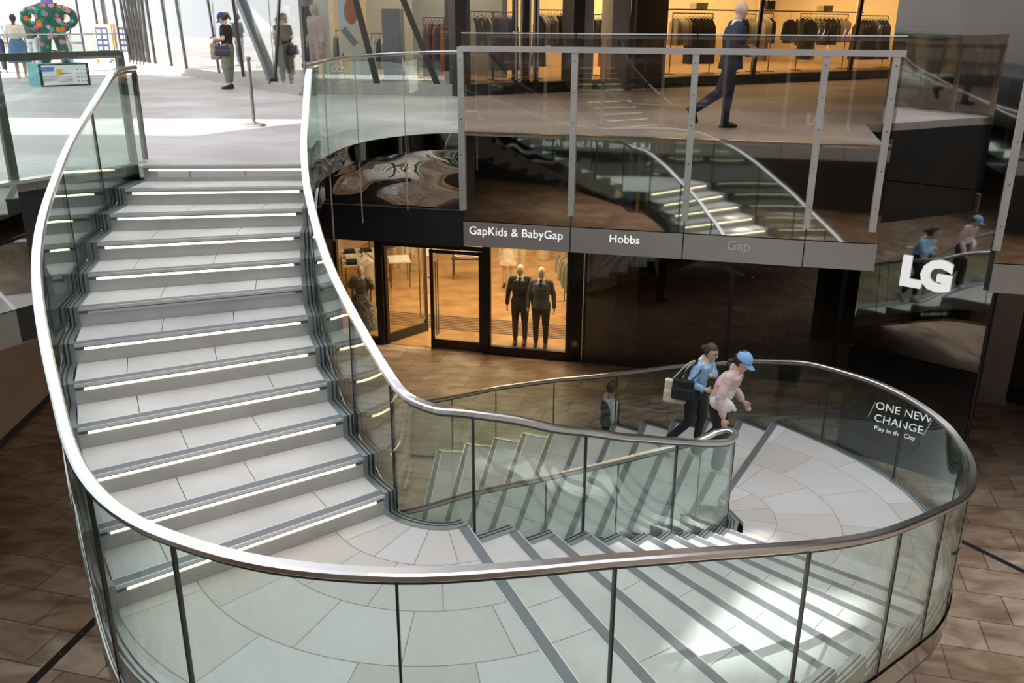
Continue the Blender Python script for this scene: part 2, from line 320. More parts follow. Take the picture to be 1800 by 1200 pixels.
# ------------------------------------------------------------------ floors
UF = V((.972, -.235)).normalized()
FA = V((-.71, 12.93)); FB = FA + UF*5.66
EDGE = [(-2.22, 9.85), (-2.2, 10.4), (-2.17, 10.95), (-2.08, 11.5), (-1.86, 12.1), (-1.5, 12.6), (-1.1, 12.87), (-.71, 12.93)]
EC = spline(EDGE, .12)
PL2 = V((-4.2, 10.0)); PL1 = V((-4.86, 8.78)); UL = (PL1-PL2).normalized(); PLE = PL2 + UL*7.5
OFA = V((-7.5, 1.6)); OFB = V((9.0, -2.3))            # line of the opposite screen, at the photographer's feet
GA = V((5.85, 10.62)); GB = GA + UF*8
main = [(-4.05, 9.69)] + [tuple(p) for p in [(-2.22, 9.79)]] + [tuple(p[:2]) for p in EC] + [tuple(FB), (5.6, 14.5), (6.9, 13.9), (9, 16.2), (14, 16), (60, 16), (60, 90), (-70, 90), (-70, 6), (PLE.x-.5, PLE.y-.2), tuple(PL1), tuple(PL2)]
b = MB(); b.prism(main, -.12, 0); obj('floor', b, 'street', kind='structure')
CLB = [V((-4.4, 13.82)), V((-.71, 12.93))]      # foot line of the mirror cladding
lowm = [(-4.05, 9.69), (-2.3, 9.79), tuple(CLB[0]), tuple(CLB[1]), tuple(FB)] + main[main.index(tuple(FB))+1:]
b = MB(); b.prism(lowm, -1.62, -.121); obj('floor', b, 'soffit', kind='structure')
b = MB(); b.prism([tuple(GA), tuple(GB), (30, 8), (30, 15.9), (9, 15.9), (7.5, 13.6), (7.3, 12.8)], -1.62, 0); obj('floor', b, 'soffit', kind='structure')
b = MB(); b.prism([tuple(OFA), tuple(OFB), (30, -3), (30, -14), (-30, -14), (-30, 1.6)], -1.62, 0); obj('floor', b, 'soffit', kind='structure')
b = MB(); b.prism([(-30, -14), (30, -14), (30, 30), (-30, 30)], ZF-.2, ZF); obj('floor', b, 'lower', kind='structure')
# ------------------------------------------------------------------ staircase
st = empty('staircase', (-.5, 5.0, ZF), 'curving pale stone staircase with lit risers winding down from the street to the lower floor', 'staircase')
st.location = (0, 0, 0)
def lerp(a, b, t): return (a[0]+(b[0]-a[0])*t, a[1]+(b[1]-a[1])*t)
def curve_between(C, a, b):
    ia = min(range(len(C)), key=lambda i: math.dist(C[i][:2], a)); ib = min(range(len(C)), key=lambda i: math.dist(C[i][:2], b))
    return [tuple(p[:2]) for p in C[ia+1:ib]]
def solid_piece(poly, z, th, name, mat, parent): bb = MB(); bb.prism(poly, z-th, z); return obj(name, bb, mat, parent)
def seg_off(a, b_, d):
    t = (V(b_)-V(a)).normalized(); n_ = V((t.y, -t.x)); return (tuple(V(a)+n_*d), tuple(V(b_)+n_*d))
for k in range(0, 34):
    z = -k*r; a, b_ = NI[k], NO[k]               # nosing line, inner to outer
    if k < 33: na, nb = NI[k+1], NO[k+1]
    else: na, nb = (a[0]-.3, a[1]+.1), (b_[0]-.4, b_[1]+.1)
    if k > 0 and k not in (12, 22):
        pa, pb = NI[k-1], NO[k-1]
        if True:
            poly = [pa, pb, b_, a]
            # stone tiles with fine joints across the tread
            L = math.dist(a, b_); cuts = [0, .33+.12*math.sin(k*2.1), .72+.1*math.cos(k*1.7), 1]
            t = MB()
            for i in range(3):
                u0, u1 = cuts[i]+(.0015 if i else 0), cuts[i+1]-(.0015 if i < 2 else 0)
                t.prism([lerp(pa, pb, u0), lerp(pa, pb, u1), lerp(a, b_, u1), lerp(a, b_, u0)], z-.02, z)
            tr = obj('tread', t, 'stone', st)
            bb = MB(); bb.prism(poly, z-.05, z-.0205); obj('tread_bed', bb, 'joint', tr)
    else: tr = st
    # sign of the downhill side
    dn = V(((na[0]+nb[0])/2-(a[0]+b_[0])/2, (na[1]+nb[1])/2-(a[1]+b_[1])/2)) if k not in (11, 21) else (V((.5, -.9)) if k == 11 else V((.8, .6)))
    t = (V(b_)-V(a)).normalized(); n_ = V((t.y, -t.x)); sg = 1 if n_.dot(dn) > 0 else -1
    f0 = seg_off(a, b_, -sg*.075); f1 = seg_off(a, b_, sg*.006)
    nm = MB(); nm.prism([f0[0], f0[1], f1[1], f1[0]], z-.03, z+.003)
    no = obj('nosing', nm, 'nosing', tr)
    for dd, ww in ((-.079, .007), (.004, .009)):
        g0 = seg_off(a, b_, sg*dd); g1 = seg_off(a, b_, sg*(dd+ww)); nl = MB(); nl.prism([g0[0], g0[1], g1[1], g1[0]], z-.02, z+.0045); obj('nosing_trim', nl, 'nosing_line', no)
    ri = seg_off(a, b_, -sg*.03); rj = seg_off(a, b_, -sg*.002)
    rb = MB(); rb.prism([ri[0], ri[1], rj[1], rj[0]], z-r-.02, z-.031)
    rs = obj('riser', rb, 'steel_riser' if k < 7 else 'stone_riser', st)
    # light strip let into the riser
    s0 = seg_off(lerp(a, b_, .035), lerp(a, b_, .965), -sg*.006); s1 = seg_off(lerp(a, b_, .035), lerp(a, b_, .965), sg*.004)
    lb = MB(); lb.prism([s0[0], s0[1], s1[1], s1[0]], z-.052, z-.031)
    obj('step_light', lb, 'strip_off' if k == 5 else 'strip', rs)
# landings
l1 = [NI[11], NO[11]] + curve_between(CO, NO[11], NO[12]) + [NO[12], NI[12]] + list(reversed(curve_between(CI, NI[11], NI[12])))
b = MB(); b.prism(l1, -12*r-.05, -12*r); obj('landing', b, 'ring1', st)
tip = [p[:2] for p in CI if math.dist(p[:2], (2.3, 8.4)) < .62]
l2 = [NI[21], NO[21]] + curve_between(CO, NO[21], NO[22]) + [NO[22], NI[22], (2.44, 8.7), (2.52, 8.42), (2.46, 8.2)]
b = MB(); b.prism(l2, -22*r-.05, -22*r); obj('landing', b, 'ring2', st)
# underside: stepped soffit boxes hidden by the side plates
ub = MB()
for k in range(1, 34):
    if k in (12, 22): continue
    z = -k*r; pa, pb, a, b_ = NI[k-1], NO[k-1], NI[k], NO[k]
    z0 = z-.30; tt = .06/max(.2, math.dist(lerp(pa, pb, .5), lerp(a, b_, .5)))
    ub.prism([pa, pb, lerp(b_, pb, tt), lerp(a, pa, tt)], [z0+r, z0+r, z0, z0], [z-.051]*4)
def shrink(poly, q, d):
    out = []
    for p in poly:
        v = V(q)-V(p[:2]); out.append(tuple(V(p[:2])+v.normalized()*d))
    return out
ub.prism(shrink(l1, (-.9, 4.7), .07), -12*r-.32, -12*r-.051); ub.prism(shrink(l2, (3.4, 8.7), .07), -22*r-.32, -22*r-.051)
obj('underside', ub, 'soffit', st)
# stepped steel channels along both edges that carry the glass
def channel(Nn, C, sgn, ks):
    for k in ks:
        z = -k*r; p0, p1 = Nn[k-1], Nn[k]
        path = [p0]+curve_between(C, p0, p1)+[p1]; path = [list(p) for p in path]
        cb = MB()
        o0 = offs(path, sgn*.0); o1 = offs(path, sgn*.098)
        cb.prism([tuple(p[:2]) for p in o0]+[tuple(p[:2]) for p in reversed(o1)], z-.29, z+.012)
        ch = obj('edge_channel', cb, 'channel', st)
        g0 = offs(path, sgn*.040); g1 = offs(path, sgn*.052); gb = MB()
        gb.prism([tuple(p[:2]) for p in g0]+[tuple(p[:2]) for p in reversed(g1)], z-.28, z+.0135); obj('groove', gb, 'seal', ch)
        g0 = offs(path, sgn*.072); g1 = offs(path, sgn*.088); gb = MB()
        gb.prism([tuple(p[:2]) for p in g0]+[tuple(p[:2]) for p in reversed(g1)], z-.28, z+.0135); obj('groove', gb, 'seal', ch)
# direction of travel of both lists is downhill; outward side: outer = +1 (right hand of travel is west side), inner = -1
channel(NO, CO, 1, list(range(1, 12))+list(range(13, 22))+list(range(23, 34)))
channel(NI, CI, -1, list(range(1, 12))+list(range(13, 22))+list(range(23, 34)))
def lchan(path, sgn, z):
    path = [list(p) for p in path]; o0 = offs(path, 0); o1 = offs(path, sgn*.098); cb = MB()
    cb.prism([tuple(p[:2]) for p in o0]+[tuple(p[:2]) for p in reversed(o1)], z-.3, z+.012); ch = obj('edge_channel', cb, 'channel', st)
    for a0, a1 in ((.040, .052), (.072, .088)):
        g0 = offs(path, sgn*a0); g1 = offs(path, sgn*a1); gb = MB(); gb.prism([tuple(p[:2]) for p in g0]+[tuple(p[:2]) for p in reversed(g1)], z-.28, z+.0135); obj('groove', gb, 'seal', ch)
lchan([NO[11]]+curve_between(CO, NO[11], NO[12])+[NO[12]], 1, -12*r)
lchan([NO[21]]+curve_between(CO, NO[21], NO[22])+[NO[22]], 1, -22*r)
lchan([NI[11]]+curve_between(CI, NI[11], NI[12])+[NI[12]], -1, -12*r)
lchan([(2.26, 8.0), (2.4, 8.22), (2.47, 8.42), (2.42, 8.62), (2.3, 8.74), (2.1, 8.78)], -1, -22*r)
# ------------------------------------------------------------------ stair balustrades
def balustrade(C, off_, label, joints, flip=1, seals=True, skirt=.42, extra=None):
    root = empty('stair_balustrade', (0, 0, 0), label, 'balustrade')
    P = offs(C, off_)
    idx = [0]
    for j in joints: idx.append(min(range(len(P)), key=lambda i: math.dist(P[i][:2], j)))
    idx.append(len(P)-1); idx = sorted(set(idx))
    for a, b_ in zip(idx[:-1], idx[1:]):
        seg = P[a:b_+1]
        if len(seg) < 2: continue
        zb = [max(p[2]-skirt, ZF) for p in seg]; zt = [p[3]-.02 for p in seg]
        gb = MB(); gb.wall([p[:2] for p in seg], zb, zt, .018)
        go = obj('glass_panel', gb, 'glass', root)
        if a != 0:
            q = P[a]; d = V(P[min(a+1, len(P)-1)][:2])-V(P[a-1][:2]); d.normalize(); sb = MB()
            sb.box((q[0], q[1], (max(q[2]-skirt, ZF)+q[3]-.02)/2), (.011, .026, q[3]-.02-max(q[2]-skirt, ZF)), math.atan2(d.y, d.x)); obj('joint_seal', sb, 'seal', go)
    # handrail
    hb = MB(); hb.sweep([(p[0], p[1], p[3]) for p in P], .072, .046); obj('handrail', hb, 'steel_rail', root)
    # dark glazing bead under the rail and along the foot of the skirt
    kb = MB(); kb.sweep([(p[0], p[1], p[3]-.034) for p in P], .03, .026); obj('rail_gasket', kb, 'steel_dark', root)
    sb = MB(); sb.sweep([(p[0], p[1], max(p[2]-skirt, ZF+.02)) for p in P], .03, .03); obj('bottom_trim', sb, 'steel_dark', root)
    # skirt plate behind the glass
    pb = MB(); inn = offs(P, .016 if off_ > 0 else -.016)
    pb.wall([p[:2] for p in inn], [max(p[2]-skirt+.03, ZF) for p in inn], [p[2]-.17 for p in inn], .010); obj('side_plate', pb, 'mirror_dark', root)
    return root
ob = balustrade(CO, .10, 'long outer glass balustrade with steel handrail sweeping round both landings of the stair',
    [(-4.12, 8.9), (-3.9, 7.7), (-3.3, 5.9), (-2.32, 4.24), (-1.62, 3.72), (-.52, 3.34), (.55, 3.7), (1.78, 4.42), (2.75, 5.45), (3.5, 6.3), (4.1, 7.0), (4.65, 8.1), (4.62, 9.4), (4.0, 10.5), (2.7, 12.0), (1.65, 12.75), (.66, 13.25), (-.3, 13.6), (-1.0, 13.75)])
ib = balustrade(CI, -.11, 'inner glass balustrade whose steel handrail loops back in a hairpin at the lower landing',
    [(-2.05, 8.7), (-1.75, 7.6), (-1.25, 6.45), (-.85, 5.85), (-.28, 5.75), (.58, 6.38), (1.48, 7.25), (2.3, 8.28), (2.0, 8.6), (1.2, 8.9), (.4, 9.25), (-.4, 9.7)])
# top end post of the outer balustrade
P0 = offs(CO, .13)[0]
b = MB(); b.sweep([(P0[0]-.0, P0[1]+.03, 1.0), (P0[0]+.0, P0[1]+.06, .97), (P0[0], P0[1]+.07, .9)], .05, .05)
b.box((P0[0], P0[1]+.06, .46), (.045, .05, .92)); obj('end_post', b, 'steel_dark', ob)
# ------------------------------------------------------------------ curved screen between stair head and the straight screen
cs = empty('curved_screen', (0, 0, 0), 'curved glass screen with mirror cladding joining the stair head to the straight screen', 'glass screen')
ECo = EC
n = len(ECo); cuts = [0, int(n*.22), int(n*.47), int(n*.75), n-1]
for a, b_ in zip(cuts[:-1], cuts[1:]):
    seg = ECo[a:b_+1]; g = MB(); g.wall(seg, -.22, 1.03, .018); go = obj('glass_panel', g, 'glass', cs)
    q = seg[0]; sb = MB(); sb.box((q[0], q[1], -.0), (.012, .022, 2.1)); obj('joint_seal', sb, 'steel_post', go)
zr = [1.04+.06*i/(n-1) for i in range(n)]
b = MB(); b.sweep([(p[0], p[1], z_) for p, z_ in zip(ECo, zr)], .055, .04); obj('handrail', b, 'steel_rail', cs)
# mirror cladding: a buckled sheet running from the floor edge back and down to the fascia line
vs = []; fs = []; NZ = 34; fine = spline(EDGE, .035); fn_ = len(fine)
for i, p in enumerate(fine):
    u_ = i/(fn_-1); q0 = V((p[0], p[1], -.20)); bt = CLB[0]+(CLB[1]-CLB[0])*(u_**.8); q1 = V((bt.x, bt.y, -1.12))
    for j in range(NZ+1):
        t = j/NZ; am = math.sin(pi*t)**.5
        q = q0*(1-t)+q1*t; q.z = -.20-.92*t**1.25
        e = noise.noise(V((u_*3.2, t*2.4, 3)))*.26 + noise.noise(V((u_*7, t*5, 9)))*.07
        vs.append((q.x-.1*am*e, q.y+.2*am*e, q.z+am*e))
for i in range(fn_-1):
    for j in range(NZ): fs.append((i*(NZ+1)+j, (i+1)*(NZ+1)+j, (i+1)*(NZ+1)+j+1, i*(NZ+1)+j+1))
b = MB(); b.add(vs, fs, True); obj('mirror_cladding', b, 'mirror', cs)
b = MB(); b.wall([tuple(CLB[0]), tuple(CLB[1])], -1.66, -1.10, .05); obj('black_fascia', b, 'black_matt', cs)
b = MB(); b.bar((CLB[0].x, CLB[0].y, -1.11), (CLB[1].x, CLB[1].y, -1.11), .07, .02); obj('cladding_trim', b, 'steel', cs)
b = MB(); b.wall(offs(EC, .012), -.23, .0, .02); obj('edge_plate', b, 'mirror_dark', cs)
# ------------------------------------------------------------------ straight screens
def P3(p2, z): return (p2.x, p2.y, z)
def screen(A, u, dists, label, ends=(0, 0), postz=(-1.1, 1.17), letters=(), group=None, glassname='glass_screen', bandbottom=-1.63, pm='steel_post', rm='steel_post', lz=-1.40):
    root = empty('glass_screen', (0, 0, 0), label, 'glass screen'); n_ = V((u.y, -u.x))     # n_ points towards the void
    ang = math.atan2(u.y, u.x)
    s0, s1 = dists[0]-ends[0], dists[-1]+ends[1]
    for i, d in enumerate(dists):
        c = A+u*d
        pb = MB(); cc = c+n_*.046; pb.box((cc.x, cc.y, (postz[0]+postz[1])/2), (.085, .045, postz[1]-postz[0]), ang); po = obj('post', pb, pm, root)
        bb = MB()
        for z_ in (1.0, .6, .2, -.3, -.8): bb.tube([(cc+n_*.025).to_3d()+V((0, 0, z_)), (cc+n_*.029).to_3d()+V((0, 0, z_))], .009, 8)
        obj('bolt', bb, 'steel_dark', po)
    rb = MB(); a = A+u*s0+n_*.05; e = A+u*s1+n_*.05; rb.bar(P3(a, 1.145), P3(e, 1.145), .05, .075); obj('rail', rb, rm, root)
    edges = list(dists); edges[0] = s0; edges[-1] = s1
    for i in range(len(edges)-1):
        a = A+u*(edges[i]+.008)+n_*.01; e = A+u*(edges[i+1]-.008)+n_*.01
        g = MB(); g.wall([tuple(a), tuple(e)], -.025, 1.345, .02); gp = obj('glass_panel', g, glassname, root)
        t = MB(); t.bar(P3(a, 1.35), P3(e, 1.35), .024, .014); obj('glass_edge', t, 'edge_pale', gp)
        # mirror backing on the slab edge behind the glass
        k_ = MB(); a2 = a; e2 = e; k_.wall([tuple(a2), tuple(e2)], -1.26, -.03, .015); obj('slab_edge_panel', k_, 'mirror', root)
        band = MB(); band.wall([tuple(a+n_*.02), tuple(e+n_*.02)], bandbottom, -1.275, .03); bo = obj('sign_band', band, 'steel_band', root)
        for (li, body, mat, size, px) in letters:
            if li == i:
                c = online(px, a, e, 420) + n_*.037 if px else (a+e)/2+n_*.037
                text('lettering', body, mat, size, P3(c, lz), (u.x, u.y, 0), (0, 0, 1), bo, ext=.004)
    tb = MB(); a = A+u*s0-n_*.08; e = A+u*s1-n_*.08; tb.bar(P3(a, .0), P3(e, .0), .14, .03); obj('edge_plate', tb, 'steel', root)
    return root
D = [(online(x, FA, FB, 240)-FA).dot(UF) for x in (813, 1008, 1214, 1436, 1556)]
screen(FA, UF, D, 'straight glass screen with steel posts above the Hobbs sign band', ends=(.0, .1),
       letters=[(0, 'GapKids & BabyGap', 'sign_white', .172, 907), (1, 'Hobbs', 'sign_white', .165, 1098), (2, 'Gap', 'sign_grey', .19, 1299)])
screen(PL2, UL, [0, 1.42, 2.9, 4.4, 5.9, 7.4], 'glass screen with dark steel posts left of the stair head', pm='post_dark', rm='post_dark', glassname='glass')
screen(GA, UF, [.05, 1.6, 3.2, 4.8, 6.4], 'glass screen with steel posts at the far right beyond the tall mirror panel')
uo = (OFB-OFA).normalized()
def oppscreen():
    A = OFB; u = -uo; L = (OFB-OFA).length; d = [i*1.6 for i in range(int(L/1.6)+1)]
    root = screen(A, u, d, 'glass screen on the near side of the opening, below the viewpoint', letters=[(8, 'M&S Simply Food', 'sign_white', .24, 0), (7, 'L.K.Bennett', 'sign_white', .24, 0)], lz=-1.68, bandbottom=-1.86)
    return root
opp = oppscreen()
# ------------------------------------------------------------------ tall mirror panel
LA = V((5.75, 14.2)); LB = V((7.27, 12.91)); ul = (LB-LA).normalized(); nl_ = V((ul.y, -ul.x))
tp = empty('mirror_pylon', (LA.x, LA.y, ZF), 'tall mirrored glass pylon on a black base bearing big white letters', 'pylon'); tp.location = (0, 0, 0)
LM = LA + ul*(LB-LA).length*.58
for a, e, z0, z1 in ((LA, LM, -.82, 5), (LM, LB, -.82, 5), (LA, LB, -3.63, -.835)):
    b = MB(); vs = []; fs = []; NN = 24; L = (e-a).length
    for j in range(2):
        for i in range(NN+1):
            t = i/NN; q = a+(e-a)*t
            for m_ in range(13):
                z_ = z0+(z1-z0)*m_/12; w_ = noise.noise(V((q.x*1.5, q.y*1.5, z_*1.3)))*.006
                qq = q + nl_*(w_-.02*j); vs.append((qq.x, qq.y, z_))
    W_ = 13
    for j in range(2):
        o_ = j*(NN+1)*W_
        for i in range(NN):
            for m_ in range(12): fs.append((o_+i*W_+m_, o_+(i+1)*W_+m_, o_+(i+1)*W_+m_+1, o_+i*W_+m_+1))
    b.add(vs, fs, True); obj('mirror_panel', b, 'mirror', tp, fix=False)
b = MB(); b.prism([tuple(LA-nl_*.03), tuple(LB-nl_*.03), tuple(LB-nl_*.35), tuple(LA-nl_*.35)], ZF, 5); obj('core', b, 'black_matt', tp)
b = MB(); b.wall([tuple(LA), tuple(LB)], ZF, -3.64, .04); obj('black_base', b, 'black', tp)
b = MB(); b.bar(P3(LB+ul*.02, -5.0), P3(LB+ul*.02, 5), .03, .03); obj('edge_trim', b, 'seal', tp)
def onpylon(x, y):
    d = ray(x, y); n3 = V((nl_.x, nl_.y, 0)); t = (V((LA.x, LA.y, CAMZ))-V((0, 0, CAMZ))).dot(n3)/d.dot(n3); return V((0, 0, CAMZ))+t*d
c = onpylon(1628, 484) + V((nl_.x, nl_.y, 0))*.03
lgh = (onpylon(1645, 458)-onpylon(1638, 515)).length
text('lettering', 'LG', 'sign_white', lgh*1.2, c, (ul.x, ul.y, 0), (0, 0, 1), tp, ext=.008, bold=.035)
NB = V((nl_.x, nl_.y, 0))*.03
def ptxt(body, x, y, size, nm='lettering'): text(nm, body, 'sign_white', size, onpylon(x, y)+NB, (ul.x, ul.y, 0), (0, 0, 1), tp, ext=.002)
ptxt('ONE NEW', 1589, 724, .195); ptxt('CHANGE', 1580, 744, .195); ptxt('Play in the City', 1573, 760, .11)
for (x0, y0, x1, y1) in ((1527, 731, 1540, 706), (1624, 764, 1639, 738)):
    b = MB(); b.bar(onpylon(x0, y0)+NB, onpylon(x1, y1)+NB, .02, .005, up=(nl_.x, nl_.y, 0)); obj('slash_mark', b, 'white', tp)

# ------------------------------------------------------------------ surrounding buildings
M['facade'] = pbr('storey_cladding', (.16, .14, .125), .3, var=.15, vscale=.4)
M['facade_far'] = pbr('far_stone_cladding', (.55, .52, .47), .7, var=.1, vscale=.5)
M['shop_wall'] = pbr('cream_shop_wall', (.62, .50, .33), .7, var=.05, vscale=1)
M['shop_floor'] = paving('orange_shop_floor', (.46, .27, .11), (.56, .35, .16), (.35, .2, .08), 1.2, .3, -.24, .25, .002, dirt=(.8, .75, .7), dscale=2)
M['shop_ceiling'] = pbr('shop_ceiling', (.5, .42, .3), .8)
M['mullion'] = pbr('bronze_mullion', (.055, .05, .045), .38, metal=.5)
M['plinth'] = pbr('stone_plinth', (.40, .36, .32), .5, var=.1)
M['column'] = pbr('stone_column', (.42, .375, .34), .55, var=.1, vscale=2)
OVER = [(-.9, 19.7), (.4, 15.6), (9.0, 13.6), (22, 11), (22, 30), (13, 28.7)]
b = MB(); b.prism(OVER, 3.62, 4.0); obj('ceiling', b, 'soffit', kind='structure')
def sunhit(x, y, z, Y0=-5):                     # where the sun ray through a scene point meets the plane Y=Y0
    t = (Y0-y)/SUNV.y; return (x+SUNV.x*t, z+SUNV.z*t)
# walls behind the viewpoint, built round any slots cut to shape sun patches
def slotwall(name, Y0, th, X0, X1, Z0, Z1, slots, mat):
    xs = sorted({X0, X1} | {v for s_ in slots for v in s_[:2]}); zs = sorted({Z0, Z1} | {v for s_ in slots for v in s_[2:]}); b = MB()
    for i in range(len(xs)-1):
        for j in range(len(zs)-1):
            cx, cz = (xs[i]+xs[i+1])/2, (zs[j]+zs[j+1])/2
            if any(s_[0] < cx < s_[1] and s_[2] < cz < s_[3] for s_ in slots): continue
            b.box((cx, Y0, cz), (xs[i+1]-xs[i], th, zs[j+1]-zs[j]))
    return obj(name, b, mat, kind='structure')
# unseen blocker added far behind the viewpoint keeps the sun off the opening except through its slots
TY = -70
hits = [sunhit(x, y, z, TY) for x in (-13, 15) for y, z in ((2, -5.6), (27, 0))]
tx0, tx1 = min(h[0] for h in hits), max(h[0] for h in hits); tz1 = max(h[1] for h in hits)
def slot(x0, y0, x1, y1, z): m_ = (y0+y1)/2; a, e = sunhit(x0, m_, z, TY)[0], sunhit(x1, m_, z, TY)[0]; return (a, e, sunhit(0, y0, z, TY)[1], sunhit(0, y1, z, TY)[1])
slots = [slot(-9.5, 12.3, -3.6, 14.9, 0), slot(1.5, 6.9, 2.5, 8.1, -3.2), slot(1.55, 4.8, 2.75, 6.6, -2.9), slot(.9, 6.2, 1.45, 7.3, -2.6)]
slotwall('wall_sun_blocker', TY, .5, tx0, tx1, 0, tz1, slots, 'facade_far')
slotwall('wall_front', -5, .4, -45, 30, 3.8, 8.5, [], 'facade')
slotwall('wall_front', -5.2, .3, -45, 30, 0, 3.8, [], 'facade')
slotwall('wall_front', -13.5, .3, -30, 30, ZF, -1.62, [], 'soffit')
for x_ in (-28, 28): b = MB(); b.box((x_, 5, (ZF-1.62)/2), (.3, 38, -1.62-ZF)); obj('wall_left' if x_ < 0 else 'wall_right', b, 'soffit', kind='structure')
b = MB(); b.box((24, 5.5, 6.5), (.4, 21, 13)); obj('wall_right', b, 'facade', kind='structure')
# building line behind the street: C0-C1 street front, C1-C2 curved return, C2-C3 shops
C00, C0, C1, C2, C3 = V((-30, 57)), V((-4.9, 20.35)), V((-4.7, 20.2)), V((-1.0, 19.85)), V((13.0, 28.9))
def storeys(poly, name, z0=3.6, z1=13): b = MB(); b.prism(poly, z0, z1); return obj(name, b, 'facade', kind='structure')
storeys([tuple(C00), tuple(C1), tuple(C2), tuple(C3), (30, 28.9), (30, 60), (-30, 60)], 'wall_back')
b = MB(); b.prism([(9.3, 16.6), (30, 16.6), (30, 28), (14, 28)], -.0, 30); obj('wall_right', b, 'facade', kind='structure')
# ------------------------------------------------------------------ people
for k_, c_, ro in (('skin', (.62, .40, .30), .5), ('skin_tan', (.42, .25, .17), .5), ('lip', (.42, .14, .12), .5), ('eye', (.03, .02, .02), .2), ('hair_dark', (.035, .022, .016), .5), ('hair_brown', (.07, .04, .025), .5),
                   ('navy', (.014, .018, .050), .7), ('navy_trousers', (.016, .02, .055), .7), ('black_cloth', (.012, .013, .017), .8), ('pale_blue', (.30, .50, .72), .8), ('cap_blue', (.22, .42, .75), .8), ('cap_navy', (.02, .06, .22), .8), ('pink', (.66, .47, .46), .8),
                   ('white_cloth', (.75, .73, .70), .8), ('cream', (.70, .62, .48), .8), ('olive', (.20, .22, .17), .85), ('denim', (.10, .20, .36), .85), ('grey_cloth', (.22, .23, .26), .85), ('grey_suit', (.11, .115, .15), .7), ('plum', (.05, .035, .07), .5),
                   ('paper', (.42, .30, .20), .8), ('shoe_white', (.62, .63, .62), .6), ('shoe_black', (.01, .01, .01), .25), ('shoe_grey', (.20, .21, .24), .6), ('mannequin', (.66, .55, .40), .35), ('lens', (.05, .05, .05), .1), ('rust', (.50, .12, .03), .8), ('purple', (.10, .08, .20), .8), ('beige', (.45, .34, .24), .8)):
    M[k_] = pbr('cloth_'+k_ if ro >= .7 else k_, c_, ro, var=.12 if ro >= .7 else .04, vscale=14, bump=.15 if ro >= .7 else 0, bscale=60)
def caps(mb, p, q, r1, r2, n=14):
    p, q = V(p), V(q); d = q-p; L = d.length; d = d/L if L > 1e-6 else V((0, 0, 1))
    u = V((0, 0, 1)) if abs(d.z) < .9 else V((1, 0, 0)); a = d.cross(u).normalized(); b_ = d.cross(a); vs = []; rows = []
    for t in (-90, -60, -30, 0): rows.append((p + d*r1*math.sin(math.radians(t)), r1*max(.001, math.cos(math.radians(t)))))
    for t in (0, 30, 60, 90): rows.append((q + d*r2*math.sin(math.radians(t)), r2*max(.001, math.cos(math.radians(t)))))
    for c, rr in rows:
        for k in range(n): t = 2*pi*k/n; vs.append(c+rr*(a*math.cos(t)+b_*math.sin(t)))
    fs = [(i*n+k, i*n+(k+1) % n, (i+1)*n+(k+1) % n, (i+1)*n+k) for i in range(len(rows)-1) for k in range(n)] + [tuple(reversed(range(n))), tuple(range((len(rows)-1)*n, len(rows)*n))]
    mb.add(vs, fs, True)
def loft(mb, secs, n=20):
    """secs: centre, half depth (x), half width (y), yaw"""
    vs = []
    for c, rx, ry, yw in secs:
        c = V(c); R = Matrix.Rotation(yw, 3, 'Z')
        for k in range(n):
            t = 2*pi*k/n; ct, s_ = math.cos(t), math.sin(t); e = .85
            vs.append(c + R @ V((math.copysign(abs(ct)**e, ct)*rx, math.copysign(abs(s_)**e, s_)*ry, 0)))
    N = len(secs); fs = [(i*n+k, i*n+(k+1) % n, (i+1)*n+(k+1) % n, (i+1)*n+k) for i in range(N-1) for k in range(n)] + [tuple(reversed(range(n))), tuple(range((N-1)*n, N*n))]
    mb.add(vs, fs, True)
def organic(name, mb, mat, parent, voxel=.012, it=4, wr=0, ws=9, **k):
    me = bpy.data.meshes.new(name+'_t'); me.from_pydata([tuple(v) for v in mb.v], [], mb.f)
    bm = bmesh.new(); bm.from_mesh(me); bmesh.ops.recalc_face_normals(bm, faces=bm.faces); bm.to_mesh(me); bm.free()
    o = bpy.data.objects.new(name+'_t', me); COL.objects.link(o)
    m = o.modifiers.new('r', 'REMESH'); m.mode = 'VOXEL'; m.voxel_size = voxel; m.use_smooth_shade = True
    m = o.modifiers.new('s', 'SMOOTH'); m.factor = .5; m.iterations = it
    dg = bpy.context.evaluated_depsgraph_get(); dg.update(); out = bpy.data.meshes.new_from_object(o.evaluated_get(dg)); bpy.data.objects.remove(o)
    if wr:
        nn = [v.normal.copy() for v in out.vertices]
        for v, nv in zip(out.vertices, nn):
            c = v.co; e = noise.noise(V((c.x*ws, c.y*ws, c.z*ws*.8))) + .5*noise.noise(V((c.x*ws*2, c.y*ws*2, c.z*ws*2.6+5))); v.co = c + nv*wr*e
    out.materials.clear(); out.materials.append(M[mat]); out.polygons.foreach_set('use_smooth', [True]*len(out.polygons)); out.name = name
    o = bpy.data.objects.new(name, out); COL.objects.link(o); o.parent = parent
    return tag(o, **k)
